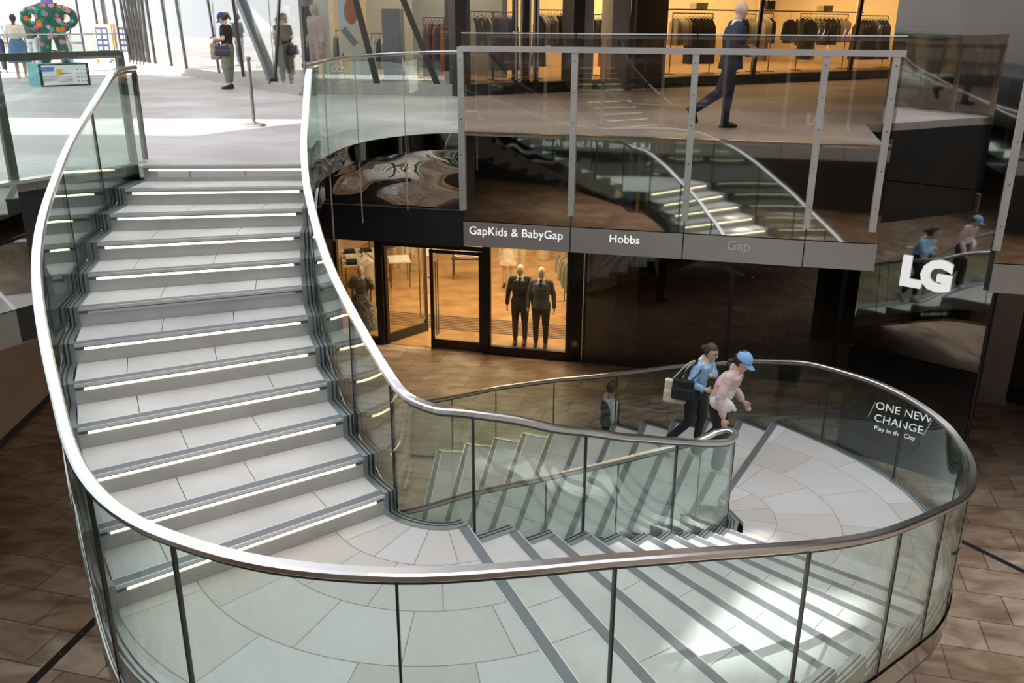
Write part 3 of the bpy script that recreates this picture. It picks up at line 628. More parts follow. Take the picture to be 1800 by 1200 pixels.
def hand(mb, wrist, dirv, palmn, thumb_side, curl=.5, s=1.0):
    d = V(dirv).normalized(); n_ = V(palmn); n_ = (n_-d*n_.dot(d)).normalized(); sd_ = d.cross(n_)*thumb_side; w = V(wrist)
    caps(mb, w-d*.01, w+d*.045*s, .022*s, .026*s)
    for i, (o_, L) in enumerate(((.030, .072), (.010, .080), (-.010, .074), (-.029, .058))):
        b0 = w + d*.05*s + sd_*o_*s; caps(mb, w+d*.015*s+sd_*o_*.7*s, b0+d*.03*s, .0125*s, .011*s, 8)
        k1 = b0 + d*.03*s; c1 = curl*.7+.06*i; d1 = (d*math.cos(c1)+n_*math.sin(c1)); k2 = k1 + d1*L*.5*s; c2 = c1+curl*.9; d2 = (d*math.cos(c2)+n_*math.sin(c2)); k3 = k2 + d2*L*.45*s
        caps(mb, k1, k2, .0105*s, .009*s, 8); caps(mb, k2, k3, .009*s, .0075*s, 8)
    t0 = w + d*.02*s + sd_*.024*s; t1 = t0 + (d*.55+sd_*.75+n_*.25).normalized()*.042*s; t2 = t1 + (d*.9+sd_*.2+n_*.4).normalized()*.032*s
    caps(mb, t0, t1, .013*s, .011*s, 8); caps(mb, t1, t2, .011*s, .0085*s, 8)
def headmesh(mb, c, Rm, s=1.0, egg=False):
    def fn(q):
        x, y, z = q; zz = z/.118
        if zz < 0: f = 1-.30*zz*zz; y *= f; x = x*(1-.16*zz*zz)+.018*(-zz)
        if x < 0 and zz > -.3: x *= 1.08
        return V((x, y, z))
    mb.ell(c, (.096*s, .077*s, .118*s), Rm, 20, 14, fn)
    if egg: return
    P = lambda x, y, z: V(c)+Rm @ V((x*s, y*s, z*s))
    caps(mb, P(.088, 0, .018), P(.112, 0, -.022), .008*s, .013*s, 8); caps(mb, P(.085, 0, -.05), P(.09, 0, -.056), .018*s, .018*s, 8); caps(mb, P(.074, 0, -.095), P(.07, 0, -.1), .022*s, .024*s, 8)
    for y in (1, -1):
        mb.ell(P(-.005, .077*y, -.01), (.018*s, .008*s, .03*s), Rm, 8, 6); caps(mb, P(.082, .028*y, .032), P(.078, .045*y, .03), .009*s, .008*s, 6)
def Rmat(yaw=0, pitch=0, roll=0):   # pitch>0 looks down
    return Matrix.Rotation(yaw, 3, 'Z') @ Matrix.Rotation(pitch, 3, 'Y') @ Matrix.Rotation(roll, 3, 'X')
BASE = dict(pelvis=(0, 0, .93), waist=(0, 0, 1.06), chest=(0, 0, 1.24), neck=(0, 0, 1.43), head=(.02, 0, 1.585),
            sl=(0, .175, 1.38), sr=(0, -.175, 1.38), el=(-.02, .22, 1.12), er=(-.02, -.22, 1.12), wl=(.03, .23, .87), wr=(.03, -.23, .87),
            hl=(0, .09, .90), hr=(0, -.09, .90), kl=(.01, .10, .49), kr=(.01, -.10, .49), al=(0, .10, .08), ar=(0, -.10, .08))
def human(name, label, cat, loc, heading, J=None, hs=1.0, yaw=0, pitch=0, fl=0, fr=0, footp=(0, 0), skin='skin', female=False, voxel=.011, curls=(.5, .5), palms=None, face=True, torso_yaw=0, egg=False, clothes=(), group=None, shoulders=1.0):
    j = {k: V(v) for k, v in BASE.items()}
    for k, v in (J or {}).items(): j[k] = V(v)
    root = empty(name, loc, label, cat, group, rz=heading)
    root.scale = (hs, hs, hs)
    R = Rmat(yaw, pitch); H = j['head']; mb = MB()
    headmesh(mb, H, R, 1.0, egg)
    nb = H + R @ V((-.02, 0, -.07)); caps(mb, j['neck'], nb, .055, .052)
    wq = .9 if female else 1.0; ty = torso_yaw
    tor = [(j['pelvis']+V((0, 0, -.09)), .09, .13, 0), (j['pelvis'], .11, .165 if female else .155, 0), (j['waist'], .09, .125*wq, ty*.4), (j['chest'], .115, .155*wq, ty), (j['chest']*.35+j['neck']*.65, .095, .165*wq, ty), (j['neck'], .06, .075, ty)]
    loft(mb, tor)
    for s_ in 'lr':
        S0, E_, W_ = j['s'+s_], j['e'+s_], j['w'+s_]
        caps(mb, j['neck']*.5+S0*.5+V((0, 0, -.02)), S0, .055, .052); caps(mb, S0, E_, .048, .038); caps(mb, E_, W_, .037, .024)
        d = (W_-E_).normalized(); sgn = 1 if s_ == 'l' else -1
        pn = V((0, -sgn, 0)) if not palms else V(palms[0 if s_ == 'l' else 1])
        if not egg or True: hand(mb, W_+d*.012, d, pn, sgn*-1 if False else (1 if d.cross((pn-d*pn.dot(d)).normalized()).dot(V((1, 0, 0))) > 0 else -1), curls[0 if s_ == 'l' else 1])
        Hh, K, A = j['h'+s_], j['k'+s_], j['a'+s_]
        caps(mb, Hh, K, .082, .055); caps(mb, K, K*.55+A*.45, .053, .054); caps(mb, K*.55+A*.45, A, .052, .036)
        fy = (fl if s_ == 'l' else fr); fp = footp[0 if s_ == 'l' else 1]; fd = Rmat(fy, fp) @ V((1, 0, 0))
        Rf = Rmat(fy, fp); caps(mb, A+Rf @ V((0, 0, -.035)), A+Rf @ V((.12, 0, -.05)), .034, .024)
    bo = organic('body', mb, skin, root, voxel, 3)
    if face and not egg:
        P = lambda x, y, z: H+R @ V((x, y, z))
        for y in (1, -1):
            e = MB(); e.ell(P(.086, .031*y, .018), (.008, .011, .006), R, 8, 6); obj('eye', e, 'eye', root, fix=False)
            e = MB(); caps(e, P(.091, .02*y, .036), P(.082, .048*y, .038), .0035, .003, 6); obj('eyebrow', e, 'hair_dark', root, fix=False)
        e = MB(); e.ell(P(.098, 0, -.052), (.008, .022, .007), R, 8, 6); obj('mouth', e, 'lip', root, fix=False)
    def shoe(s_, mat, boot=0):
        A = j['a'+s_]; fy = (fl if s_ == 'l' else fr); fp = footp[0 if s_ == 'l' else 1]; Rf = Rmat(fy, fp); m_ = MB()
        f = lambda x, y, z: A + Rf @ V((x, y, z))
        caps(m_, f(-.035, 0, -.04), f(.09, 0, -.045), .040, .040); caps(m_, f(.09, 0, -.048), f(.165, 0, -.055), .041, .029); caps(m_, f(-.02, 0, -.01), f(.03, 0, -.02), .045, .042)
        for t in (-.05, .0, .05, .1, .15): m_.box(f(t, 0, -.071), (.07, .074 if t < .14 else .06, .02), fy)
        organic('shoe', m_, mat, root, .009, 2)
    def trousers(mat, kr=.075, hr=.05, hem=.12, wr=.006, waist=0):
        m_ = MB(); loft(m_, [(j['pelvis']+V((0, 0, -.11)), .12, .16, 0), (j['pelvis'], .135, .185 if female else .17, 0), (j['waist']+V((0, 0, -.02+waist)), .115, .15, 0)])
        for s_ in 'lr':
            Hh, K, A = j['h'+s_], j['k'+s_], j['a'+s_]; e_ = A + (K-A).normalized()*hem*.45
            caps(m_, Hh+V((0, 0, .02)), K, .108, kr+.008); caps(m_, K, e_, kr, hr)
        organic('trousers', m_, mat, root, voxel, 3, wr)
    def top(mat, sleeve=1.0, grow=.018, low=0.0, wr=.006, nm='top', arm=.062, lowr=(.135, .17), neck=.0):
        m_ = MB()
        secs = [(j['pelvis']+V((0, 0, low)), lowr[0], lowr[1], ty*.3), (j['waist'], .105+grow, .14*wq+grow, ty*.4), (j['chest'], .125+grow, .165*wq+grow, ty), (j['chest']*.35+j['neck']*.65, .10+grow, .17*wq+grow*.7, ty), (j['neck']+V((0, 0, -.01+neck)), .068, .085, ty)]
        loft(m_, secs)
        for s_ in 'lr':
            S0, E_, W_ = j['s'+s_], j['e'+s_], j['w'+s_]
            caps(m_, j['neck']*.55+S0*.45+V((0, 0, -.025)), S0, .055+grow*.5, .052+grow*.6)
            if sleeve <= .5: caps(m_, S0, S0+(E_-S0)*sleeve*2, .052+grow*.7, arm)
            else: caps(m_, S0, E_, .052+grow*.6, arm*.9); caps(m_, E_, E_+(W_-E_)*min(1, (sleeve-.5)*2), arm*.88, arm*.72)
        return organic(nm, m_, mat, root, voxel, 3, wr)
    return root, j, R, shoe, trousers, top
def cap_hat(root, H, R, mat):
    def fn(q): return V((q.x, q.y, max(q.z, -.012)))
    m_ = MB(); m_.ell(H+R @ V((-.004, 0, .032)), (.112, .096, .105), R, 20, 12, fn); o = organic('cap', m_, mat, root, .008, 2)
    b_ = MB(); vs = []; n_ = 12
    for lay in (0, 1):
        for i in range(n_+1):
            a = -1.15+2.3*i/n_
            for k, rr in enumerate((.088, .135, .178)):
                x_ = rr*math.cos(a*(.9 if k else 1)); y_ = .092*math.sin(a)*(1 if k == 0 else .98-.06*k); vs.append(H + R @ V((x_ if k else .06*math.cos(a)+.03, y_, .022-.012*k-.02*abs(a)**2*.5-lay*.005)))
    fs = []
    for lay in (0, 1):
        o_ = lay*(n_+1)*3
        for i in range(n_):
            for k in range(2): f = (o_+i*3+k, o_+(i+1)*3+k, o_+(i+1)*3+k+1, o_+i*3+k+1); fs.append(f if lay == 0 else tuple(reversed(f)))
    W3 = (n_+1)*3
    for i in range(n_): fs.append((i*3+2, (i+1)*3+2, W3+(i+1)*3+2, W3+i*3+2))
    b_.add(vs, fs, True); obj('peak', b_, mat, o, fix=False); return o
def hair(root, H, R, mat, kind):
    m_ = MB()
    def fn(q):
        x, y, z = q
        if x > .02 and z < .045: x = .02+(x-.02)*.15
        return V((x, y, z))
    m_.ell(H+R @ V((-.012, 0, .018)), (.108, .088, .118), R, 20, 14, fn)
    if kind == 'bun': caps(m_, H+R @ V((-.10, 0, .02)), H+R @ V((-.135, 0, .0)), .04, .042)
    if kind == 'tail': caps(m_, H+R @ V((-.10, 0, .03)), H+R @ V((-.15, 0, -.01)), .03, .035); caps(m_, H+R @ V((-.15, 0, -.01)), H+R @ V((-.15, 0, -.13)), .035, .018)
    if kind == 'low': caps(m_, H+R @ V((-.07, 0, -.05)), H+R @ V((-.13, .0, -.10)), .035, .03); caps(m_, H+R @ V((-.13, 0, -.10)), H+R @ V((-.135, 0, -.16)), .028, .012)
    return organic('hair', m_, mat, root, .009, 2, .003, 30)
# --- woman in the blue cap stepping up towards the lower landing
pf = unz(1262, 823, -23*r); hd = math.atan2(-.38, .92)
root, j, R, shoe, trousers, top = human('person', 'woman in light blue cap and pink cardigan climbing on to the lower landing', 'person', (pf.x-.02, pf.y, -23*r), hd,
    dict(pelvis=(-.04, 0, .92), waist=(-.01, 0, 1.05), chest=(.05, 0, 1.21), neck=(.13, 0, 1.37), head=(.20, 0, 1.50), sl=(.09, .165, 1.33), sr=(.07, -.165, 1.32),
         el=(.06, .23, 1.08), wl=(.22, .25, .88), er=(.00, -.235, 1.06), wr=(.06, -.25, .82), hl=(-.03, .09, .90), hr=(-.05, -.09, .90),
         kr=(.05, -.10, .48), ar=(.02, -.10, .085), kl=(-.02, .10, .50), al=(-.30, .10, .16)), hs=.98, yaw=-.15, pitch=.5, footp=(.55, 0), female=True, curls=(.7, .45))
trousers('black_cloth', .082, .085, .06); shoe('l', 'shoe_white'); shoe('r', 'shoe_white')
m_ = MB(); loft(m_, [(j['waist']+V((0.01, 0, -.05)), .125, .155, 0), (j['chest'], .135, .165, 0), (j['chest']*.4+j['neck']*.6, .11, .14, 0), (j['neck']+V((.01, 0, -.035)), .075, .08, 0)]); organic('undershirt', m_, 'white_cloth', root, .012, 3)
c_ = top('pink', .93, .022, .04, .010, 'cardigan', .066, (.13, .165), -.03)
hair(root, j['head'], R, 'hair_dark', 'low'); cap_hat(root, j['head'], R, 'cap_blue')
m_ = MB(); m_.ell((.02, -.20, .98), (.16, .05, .10), Rmat(0, .2), 16, 10); caps(m_, (.10, -.16, 1.0), (.17, -.12, .9), .04, .03); organic('waist_bag', m_, 'white_cloth', root, .012, 2, .008)
# --- woman with tote bags
pf = unz(1216, 788, -24*r)
root, j, R, shoe, trousers, top = human('person', 'woman in pale blue shirt with two shoulder bags climbing the lower flight', 'person', (pf.x, pf.y, -24*r), hd-.12,
    dict(pelvis=(-.02, 0, .93), waist=(.01, 0, 1.06), chest=(.05, 0, 1.22), neck=(.11, 0, 1.39), head=(.17, 0, 1.53), sl=(.10, .165, 1.35), sr=(.05, -.17, 1.34),
         er=(-.02, -.25, 1.10), wr=(.16, -.17, 1.03), el=(.18, .21, 1.12), wl=(.20, .02, 1.20), hl=(0, .09, .9), hr=(-.03, -.09, .9),
         kl=(.08, .10, .50), al=(.02, .10, .08), kr=(-.04, -.10, .47), ar=(-.40, -.10, .02)), hs=.93, yaw=-.35, pitch=.25, footp=(0, .7), female=True, curls=(1.3, 1.0))
trousers('black_cloth', .070, .058, .22); shoe('l', 'shoe_grey'); shoe('r', 'shoe_grey')
top('pale_blue', .9, .02, .0, .009, 'shirt', .064, (.14, .175))
m_ = MB(); caps(m_, (.12, .10, 1.37), (.20, .06, 1.20), .035, .03); caps(m_, (.10, -.11, 1.37), (.18, -.02, 1.20), .035, .03); caps(m_, (.04, .07, 1.41), (.04, -.07, 1.41), .035, .035); organic('scarf', m_, 'white_cloth', root, .012, 2, .005)
hair(root, j['head'], R, 'hair_brown', 'bun')
g = MB(); H = j['head']
for y in (1, -1): g.tube([H+R @ V((.104, .031*y+.021*math.cos(a), .016+.017*math.sin(a))) for a in [2*pi*i/12 for i in range(13)]], .002, 5); g.tube([H+R @ V((.10, .052*y, .018)), H+R @ V((.0, .079*y, .012))], .0018, 5)
obj('glasses', g, 'lens', root, fix=False)
def bag(name, label, root, c, d, mat, strap, cat=None):
    m_ = MB(); m_.box(c, d, .15); m_.box((c[0], c[1], c[2]-d[2]*.2), (d[0]*1.06, d[1]*1.35, d[2]*.5), .15)
    q = organic(name, m_, mat, root, .012, 5, .006)
    s_ = MB(); s_.tube([V(p) for p in strap], .010, 6); obj('strap', s_, mat, q, fix=False); return q
# bags hang from the shoulder: things of their own
def held(name, label, cat, src, c, d, mat, strap):
    e = empty(name, src.location, label, cat, rz=src.rotation_euler[2]); e.scale = src.scale
    m_ = MB(); m_.box(c, d, .15); m_.box((c[0], c[1], c[2]-d[2]*.2), (d[0]*1.05, d[1]*1.4, d[2]*.5), .15); organic('bag_body', m_, mat, e, .012, 5, .007)
    s_ = MB(); s_.tube(spline(strap, .03), .011, 6); obj('strap', s_, mat, e, fix=False); return e
held('shoulder_bag', 'black leather shoulder bag carried by the woman in the pale blue shirt', 'bag', root, (-.10, -.30, 1.02), (.30, .10, .30), 'black_cloth', [(-.18, -.30, 1.15), (-.06, -.26, 1.32), (.03, -.19, 1.40), (.10, -.21, 1.30), (-.02, -.30, 1.15)])
held('tote_bag', 'cream cloth tote bag behind the black shoulder bag', 'bag', root, (-.24, -.22, .94), (.30, .10, .34), 'cream', [(-.30, -.22, 1.1), (-.10, -.2, 1.36), (.0, -.16, 1.42), (-.1, -.2, 1.3), (-.16, -.22, 1.1)])
# --- man in the waistcoat below
pm = unz(1072, 682, ZF+1.62)
root, j, R, shoe, trousers, top = human('person', 'man with short black hair in a dark waistcoat standing beyond the lower flight', 'person', (1.60, 13.2, ZF), 0.25,
    dict(head=(.03, 0, 1.59)), hs=.97, yaw=-.1, pitch=.15, skin='skin_tan', voxel=.014)
trousers('black_cloth'); top('white_cloth', 1.0, .014, 0, .006, 'shirt'); shoe('l', 'shoe_black'); shoe('r', 'shoe_black'); hair(root, j['head'], R, 'hair_dark', '')
m_ = MB(); loft(m_, [(j['pelvis']+V((0, 0, .02)), .16, .19, 0), (j['waist'], .142, .172, 0), (j['chest'], .16, .195, 0), (j['chest']*.3+j['neck']*.7, .13, .15, 0)]); organic('waistcoat', m_, 'black_cloth', root, .014, 2)
# --- man in the navy suit on the street
pf = unz(1282, 226, 0)
root, j, R, shoe, trousers, top = human('person', 'bald man in a navy suit striding past the upper clothes shop', 'person', (pf.x, pf.y, 0), .06,
    dict(pelvis=(-.06, 0, .93), waist=(-.05, 0, 1.07), chest=(-.04, 0, 1.26), neck=(-.02, 0, 1.45), head=(.03, 0, 1.61), sl=(-.02, .19, 1.41), sr=(-.04, -.19, 1.40), er=(-.12, -.26, 1.13), wr=(.12, -.22, 1.04), el=(-.02, .26, 1.14), wl=(.22, .18, 1.10),
         hl=(-.05, .09, .91), hr=(-.07, -.09, .91), kl=(-.03, .10, .50), al=(-.05, .10, .085), kr=(-.20, -.10, .52), ar=(-.56, -.10, .28)), hs=1.04, yaw=.35, pitch=.05, footp=(0, 1.0), curls=(.9, .9))
trousers('navy_trousers', .074, .062, .06); shoe('l', 'shoe_black'); shoe('r', 'shoe_black')
m_ = MB(); loft(m_, [(j['chest'], .12, .15, 0), (j['neck']+V((0, 0, -.02)), .07, .08, 0), (j['neck']+V((0, 0, .03)), .062, .066, 0)]); organic('shirt', m_, 'white_cloth', root, .01, 2)
top('navy', .97, .030, -.10, .007, 'jacket', .072, (.165, .205), -.02)
# --- woman with phone outside the street front
pf = unz(407, 156, 0)
root, j, R, shoe, trousers, top = human('person', 'woman in navy cap, black top and olive trousers looking down at her phone', 'person', (pf.x, pf.y, 0), pi-.1,
    dict(head=(.06, 0, 1.575), neck=(.01, 0, 1.43), el=(-.02, .23, 1.13), wl=(.24, .08, 1.12), er=(-.02, -.23, 1.13), wr=(.22, -.05, 1.08), kl=(.03, .12, .49), al=(.0, .13, .085), kr=(.03, -.10, .49), ar=(.05, -.11, .085)), hs=.99, pitch=.6, female=True, voxel=.012, curls=(1.2, 1.2))
trousers('olive', .098, .06, .22, .012); top('black_cloth', .30, .016, .0, .005, 'top', .062, (.13, .165)); shoe('l', 'shoe_black'); shoe('r', 'shoe_black')
hair(root, j['head'], R, 'hair_brown', 'tail'); cap_hat(root, j['head'], R, 'cap_navy')
held('crossbody_bag', 'dark plum crossbody bag at the hip of the woman in the navy cap', 'bag', root, (.05, .20, .86), (.32, .10, .22), 'plum', [(-.08, .2, .96), (-.06, .08, 1.3), (.0, -.12, 1.44), (.1, 0, 1.25), (.15, .18, .96)])
held('paper_bag', 'brown paper carrier bag held in front by the woman in the navy cap', 'bag', root, (.30, -.02, .84), (.22, .12, .36), 'paper', [(.22, -.02, 1.02), (.24, -.03, 1.10), (.32, -.02, 1.10), (.36, -.02, 1.02)])
ph = MB(); ph.box((0, 0, 0), (.15, .075, .01)); po = obj('mobile_phone', ph, 'shoe_black'); po.location = root.matrix_world @ V((0, 0, 0)); po.location = V(root.location)+Matrix.Rotation(pi-.1, 3, 'Z') @ V((.32, .02, 1.16)); po.rotation_euler = (0, .5, pi-.1)
tag(po, 'dark phone in the hands of the woman in the navy cap', 'phone')
# --- passers-by near the plinth
def passer(px, py, label, hd_, topm, botm, skirt=None, hs=.97, hairm='hair_dark', hk='low', female=True, J=None, pack=None):
    pf = unz(px, py, 0); root, j, R, shoe, trousers, top = human('person', label, 'person', (pf.x, pf.y, 0), hd_, J, hs=hs, voxel=.017, female=female)
    if skirt:
        m_ = MB(); loft(m_, [((0, 0, 1.08), .13, .16, 0), ((0, 0, .9), .17, .21, 0), ((0, 0, .42), .27, .31, 0)]); organic('skirt', m_, skirt, root, .017, 2, .012)
    else: trousers(botm, .085, .07, .12)
    top(topm, .45, .025, -.02, .008, 'top', .075); shoe('l', 'shoe_white'); shoe('r', 'shoe_white'); hair(root, j['head'], R, hairm, hk)
    return root
passer(40, 137, 'woman in cream top and blue denim skirt seen from behind near the plinth', 1.9, 'cream', 'denim', skirt='denim')
passer(66, 124, 'person in dark jacket and grey trousers behind the painted sculpture', 1.4, 'black_cloth', 'grey_cloth', hs=1.03, female=False, hk='')
passer(4, 128, 'person in pale blue top and dark trousers at the left edge of the street', 1.7, 'pale_blue', 'navy_trousers', hk='')
q = passer(124, 126, 'man in white shirt and grey jeans with a black backpack beside the sculpture', .9, 'white_cloth', 'grey_cloth', hs=1.05, female=False, hk='')
e = empty('backpack', q.location, 'black backpack worn by the man beside the sculpture', 'backpack', rz=.9)
m_ = MB(); m_.ell((-.22, -.05, 1.22), (.11, .17, .25), None, 16, 12); m_.box((-.2, -.05, 1.1), (.16, .3, .2)); organic('pack_body', m_, 'black_cloth', e, .016, 3)
for y in (.11, -.15):
    m_ = MB(); m_.tube(spline([(-.16, y, 1.42), (.0, y, 1.50), (.14, y, 1.36), (.08, y*1.2, 1.12), (-.14, y, 1.04)], .05), .018, 6); obj('strap', m_, 'black_cloth', e, fix=False)
PEOPLE_DONE = 1
# ------------------------------------------------------------------ shops on the lower floor
L0 = V((1.52, 18.43)); NIN = V((-UF.y, UF.x))            # NIN points into the shops
def lo(t, d=0): q = L0+UF*t+NIN*d; return q
def tl(px): q = online(px, L0, L0+UF, 600); return (q-L0).dot(UF)
TOPZ = -1.63; ang0 = math.atan2(UF.y, UF.x)
t_w0, t_f, t_d0, t_d1, t_m, t_c = tl(598), tl(672), tl(765), tl(856), tl(862), tl(1000)
def strct(nm, mb, mat): return obj(nm, mb, mat, kind='structure')
b = MB(); b.prism([tuple(lo(-9, .02)), tuple(lo(0.02, .02)), tuple(lo(.02, 11)), tuple(lo(-9, 11))], ZF+.001, ZF+.012); strct('floor', b, 'shop_floor')
M['dark_floor'] = pbr('entrance_matting', (.05, .04, .035), .5)
b = MB()
for i in range(9): b.bar(P3(lo(-5.6, 1.35+i*.12), ZF+.016), P3(lo(0, 1.35+i*.12), ZF+.016), .045, .008)
o = obj('entrance_grille', b, 'dark_floor'); tag(o, 'dark slatted entrance grille in the floor just inside the clothes shop doors', 'floor grille')
b = MB(); b.wall([tuple(lo(-9, 11)), tuple(lo(.1, 11))], ZF, TOPZ, .2); strct('wall_back', b, 'shop_wall')
b = MB(); b.wall([tuple(lo(.12, .1)), tuple(lo(.12, 11))], ZF, TOPZ, .15); strct('wall_right', b, 'shop_wall')
b = MB(); b.wall([tuple(lo(-9, .1)), tuple(lo(-9, 11))], ZF, TOPZ, .15); strct('wall_left', b, 'shop_wall')
b = MB(); b.prism([tuple(lo(-9, .0)), tuple(lo(t_w0, .0)), tuple(lo(t_w0, .14)), tuple(lo(-9, .14))], ZF, TOPZ); strct('wall_front', b, pbr('sand_wall', (.45, .34, .22), .6))
def area(name, loc, sx, sy, e, col, rot=None):
    l = bpy.data.lights.new(name, 'AREA'); l.shape = 'RECTANGLE'; l.size = sx; l.size_y = sy; l.energy = e; l.color = col
    o = bpy.data.objects.new(name, l); COL.objects.link(o); o.location = loc
    if rot: o.rotation_euler = rot
    return o
q = lo(-3, 5); area('shop_ceiling_lights', (q.x, q.y, TOPZ-.1), 5, 8, 430, (1, .76, .46))
q = lo(-1.5, .9); area('window_lights', (q.x, q.y, TOPZ-.1), 4, .8, 130, (1, .78, .5))
area('opposite_shop_lights', (-5, -9, TOPZ-.1), 9, 4, 150, (1, .86, .72)); area('opposite_shop_lights', (7, -9, TOPZ-.1), 9, 4, 90, (1, .86, .72))
q = lo(5, 3); area('added_fill_light', (q.x, q.y, TOPZ-.1), 3, 2, 16, (1, .85, .7))  # added fill lamp so the column shows behind the dark glass
# shopfront frame: one thing per bay
def frame(name, label, cat, t0, t1, z1=None, glassm='glass_shop', bars=(), w_=.07, sill=.16, mat='mullion', d=0, z0=ZF):
    z1 = z1 or TOPZ; root = empty(name, (0, 0, 0), label, cat); fr = MB()
    for t in (t0+w_/2, t1-w_/2): q = lo(t, d); fr.box((q.x, q.y, (z0+z1)/2), (w_, .12, z1-z0), ang0)
    for z in (z0+sill/2,): fr.bar(P3(lo(t0, d), z), P3(lo(t1, d), z), .12, sill)
    for z in bars: fr.bar(P3(lo(t0, d), z), P3(lo(t1, d), z), .10, .09)
    fr.bar(P3(lo(t0, d), z1-.03), P3(lo(t1, d), z1-.03), .12, .06)
    obj('frame', fr, mat, root)
    g = MB(); g.wall([tuple(lo(t0+w_, d)), tuple(lo(t1-w_, d))], z0+sill, z1-.06, .016); obj('glass_pane', g, glassm, root)
    return root
frame('shop_window', 'lit shop window showing the patterned dress, left of the open door', 'shop window', t_w0, t_f)
frame('shop_window', 'lit shop window with two suited mannequins right of the shop doors', 'shop window', t_m-.06, t_c, sill=.2)
tr = empty('door_transom', (0, 0, 0), 'dark transom frame with fanlight above the shop doors', 'door frame')
fr = MB(); zt_ = ZF+2.42
for t in (t_f+.04, t_m-.1): q = lo(t, 0); fr.box((q.x, q.y, (ZF+TOPZ)/2), (.12, .14, TOPZ-ZF), ang0)
fr.bar(P3(lo(t_f), zt_), P3(lo(t_m-.1), zt_), .12, .10); obj('frame', fr, 'mullion', tr)
g = MB(); g.wall([tuple(lo(t_f+.1)), tuple(lo(t_m-.16))], zt_+.05, TOPZ, .014); obj('fanlight', g, 'glass_shop', tr)
q = MB(); c = lo((t_d0+t_f)/2+.25, -.07); q.box((c.x, c.y, zt_+.14), (.42, .03, .2), ang0); obj('notice_plate', q, 'steel_dark', tr)
def leaf(label, t, L, rz, sgn=1):
    hinge = lo(t, 0); root = empty('shop_door', (hinge.x, hinge.y, ZF), label, 'door', rz=ang0+rz)
    fr = MB(); h = 2.33
    for x in (.045, L-.045): fr.box((x*sgn, 0, h/2+.01), (.08, .05, h))
    fr.box((L/2*sgn, 0, .13), (L, .05, .22)); fr.box((L/2*sgn, 0, h-.03), (L, .05, .08)); obj('frame', fr, 'mullion', root)
    g = MB(); g.box((L/2*sgn, 0, h/2+.08), (L-.16, .014, h-.28)); obj('glass_pane', g, 'glass_shop', root)
    for y in (-.07, .07):
        p_ = MB(); x = (L-.16)*sgn; p_.tube([(x, y, .35), (x, y, 2.1)], .016, 10)
        for z in (.4, 2.05): p_.tube([(x, 0, z), (x, y, z)], .01, 8)
        obj('pull_handle', p_, 'steel', root)
    return root
leaf('open glass shop door swung inwards, beside the dress window', t_f+.12, (t_d0-t_f)*1.0, math.radians(62))
leaf('closed glass shop door with a long steel pull, beside the suited mannequins', t_m-.17, (t_d1-t_d0), math.radians(0), -1)
# mannequins
def mann(label, px, py, hd_, z, J=None, hs=1.05, depth=None):
    pf = unz(px, py, z); return human('mannequin', label, 'mannequin', (pf.x, pf.y, z), hd_, J, hs=hs, skin='mannequin', egg=True, face=False, voxel=.012)
hh = -pi/2-.15
for lab, px, py, jm in (('mannequin in a black suit in the shop window, nearer the doors', 914, 603, 'black_cloth'), ('mannequin in a grey suit jacket and tie at the right end of the shop window', 950, 609, 'grey_suit')):
    root, j, R, shoe, trousers, top = mann(lab, px, py, hh, ZF+.03, dict(el=(-.02, .25, 1.12), wl=(.02, .27, .86), er=(-.02, -.25, 1.12), wr=(.02, -.27, .86)), hs=1.12)
    trousers('black_cloth', .066, .052, .1); shoe('l', 'shoe_black'); shoe('r', 'shoe_black')
    m_ = MB(); loft(m_, [(j['chest']+V((.02, 0, 0)), .125, .10, 0), (j['neck']+V((0, 0, .03)), .064, .07, 0)]); organic('shirt', m_, 'white_cloth', root, .012, 2)
    t_ = MB(); t_.box((.13, 0, 1.27), (.012, .05, .26)); t_.box((.09, 0, 1.42), (.03, .05, .04)); obj('tie', t_, 'navy', root)
    top(jm, .97, .022, -.08, .003, 'jacket', .062, (.15, .19), -.04)
root, j, R, shoe, trousers, top = mann('headless-looking mannequin in a long patterned grey dress by the left shop window', 640, 590, hh, ZF+.03, hs=1.02)
def leafy(name, c1, c2, sc):
    q = NT(name); b_ = q.n('ShaderNodeBsdfPrincipled'); q.l(b_.outputs[0], q.out.inputs[0]); t = q.n('ShaderNodeTexCoord'); v = q.n('ShaderNodeTexVoronoi'); v.inputs['Scale'].default_value = sc; q.l(t.outputs['Object'], v.inputs[0])
    cr = q.n('ShaderNodeValToRGB'); cr.color_ramp.interpolation = 'CONSTANT'; cr.color_ramp.elements[0].color = c4(c1); cr.color_ramp.elements[1].color = c4(c2); cr.color_ramp.elements[1].position = .42; q.l(v.outputs['Distance'], cr.inputs[0]); q.l(cr.outputs[0], b_.inputs['Base Color']); b_.inputs['Roughness'].default_value = .8; return q.m
M['pattern'] = leafy('patterned_dress', (.04, .04, .045), (.42, .40, .36), 26)
m_ = MB(); loft(m_, [((0, 0, 1.4), .10, .15, 0), ((0, 0, 1.24), .14, .18, 0), ((0, 0, 1.06), .12, .15, 0), ((0, 0, .85), .20, .24, 0), ((0, 0, .18), .32, .36, 0)])
for y in (1, -1): caps(m_, (0, .17*y, 1.37), (0, .25*y, 1.22), .08, .085)
organic('dress', m_, 'pattern', root, .014, 2, .014)
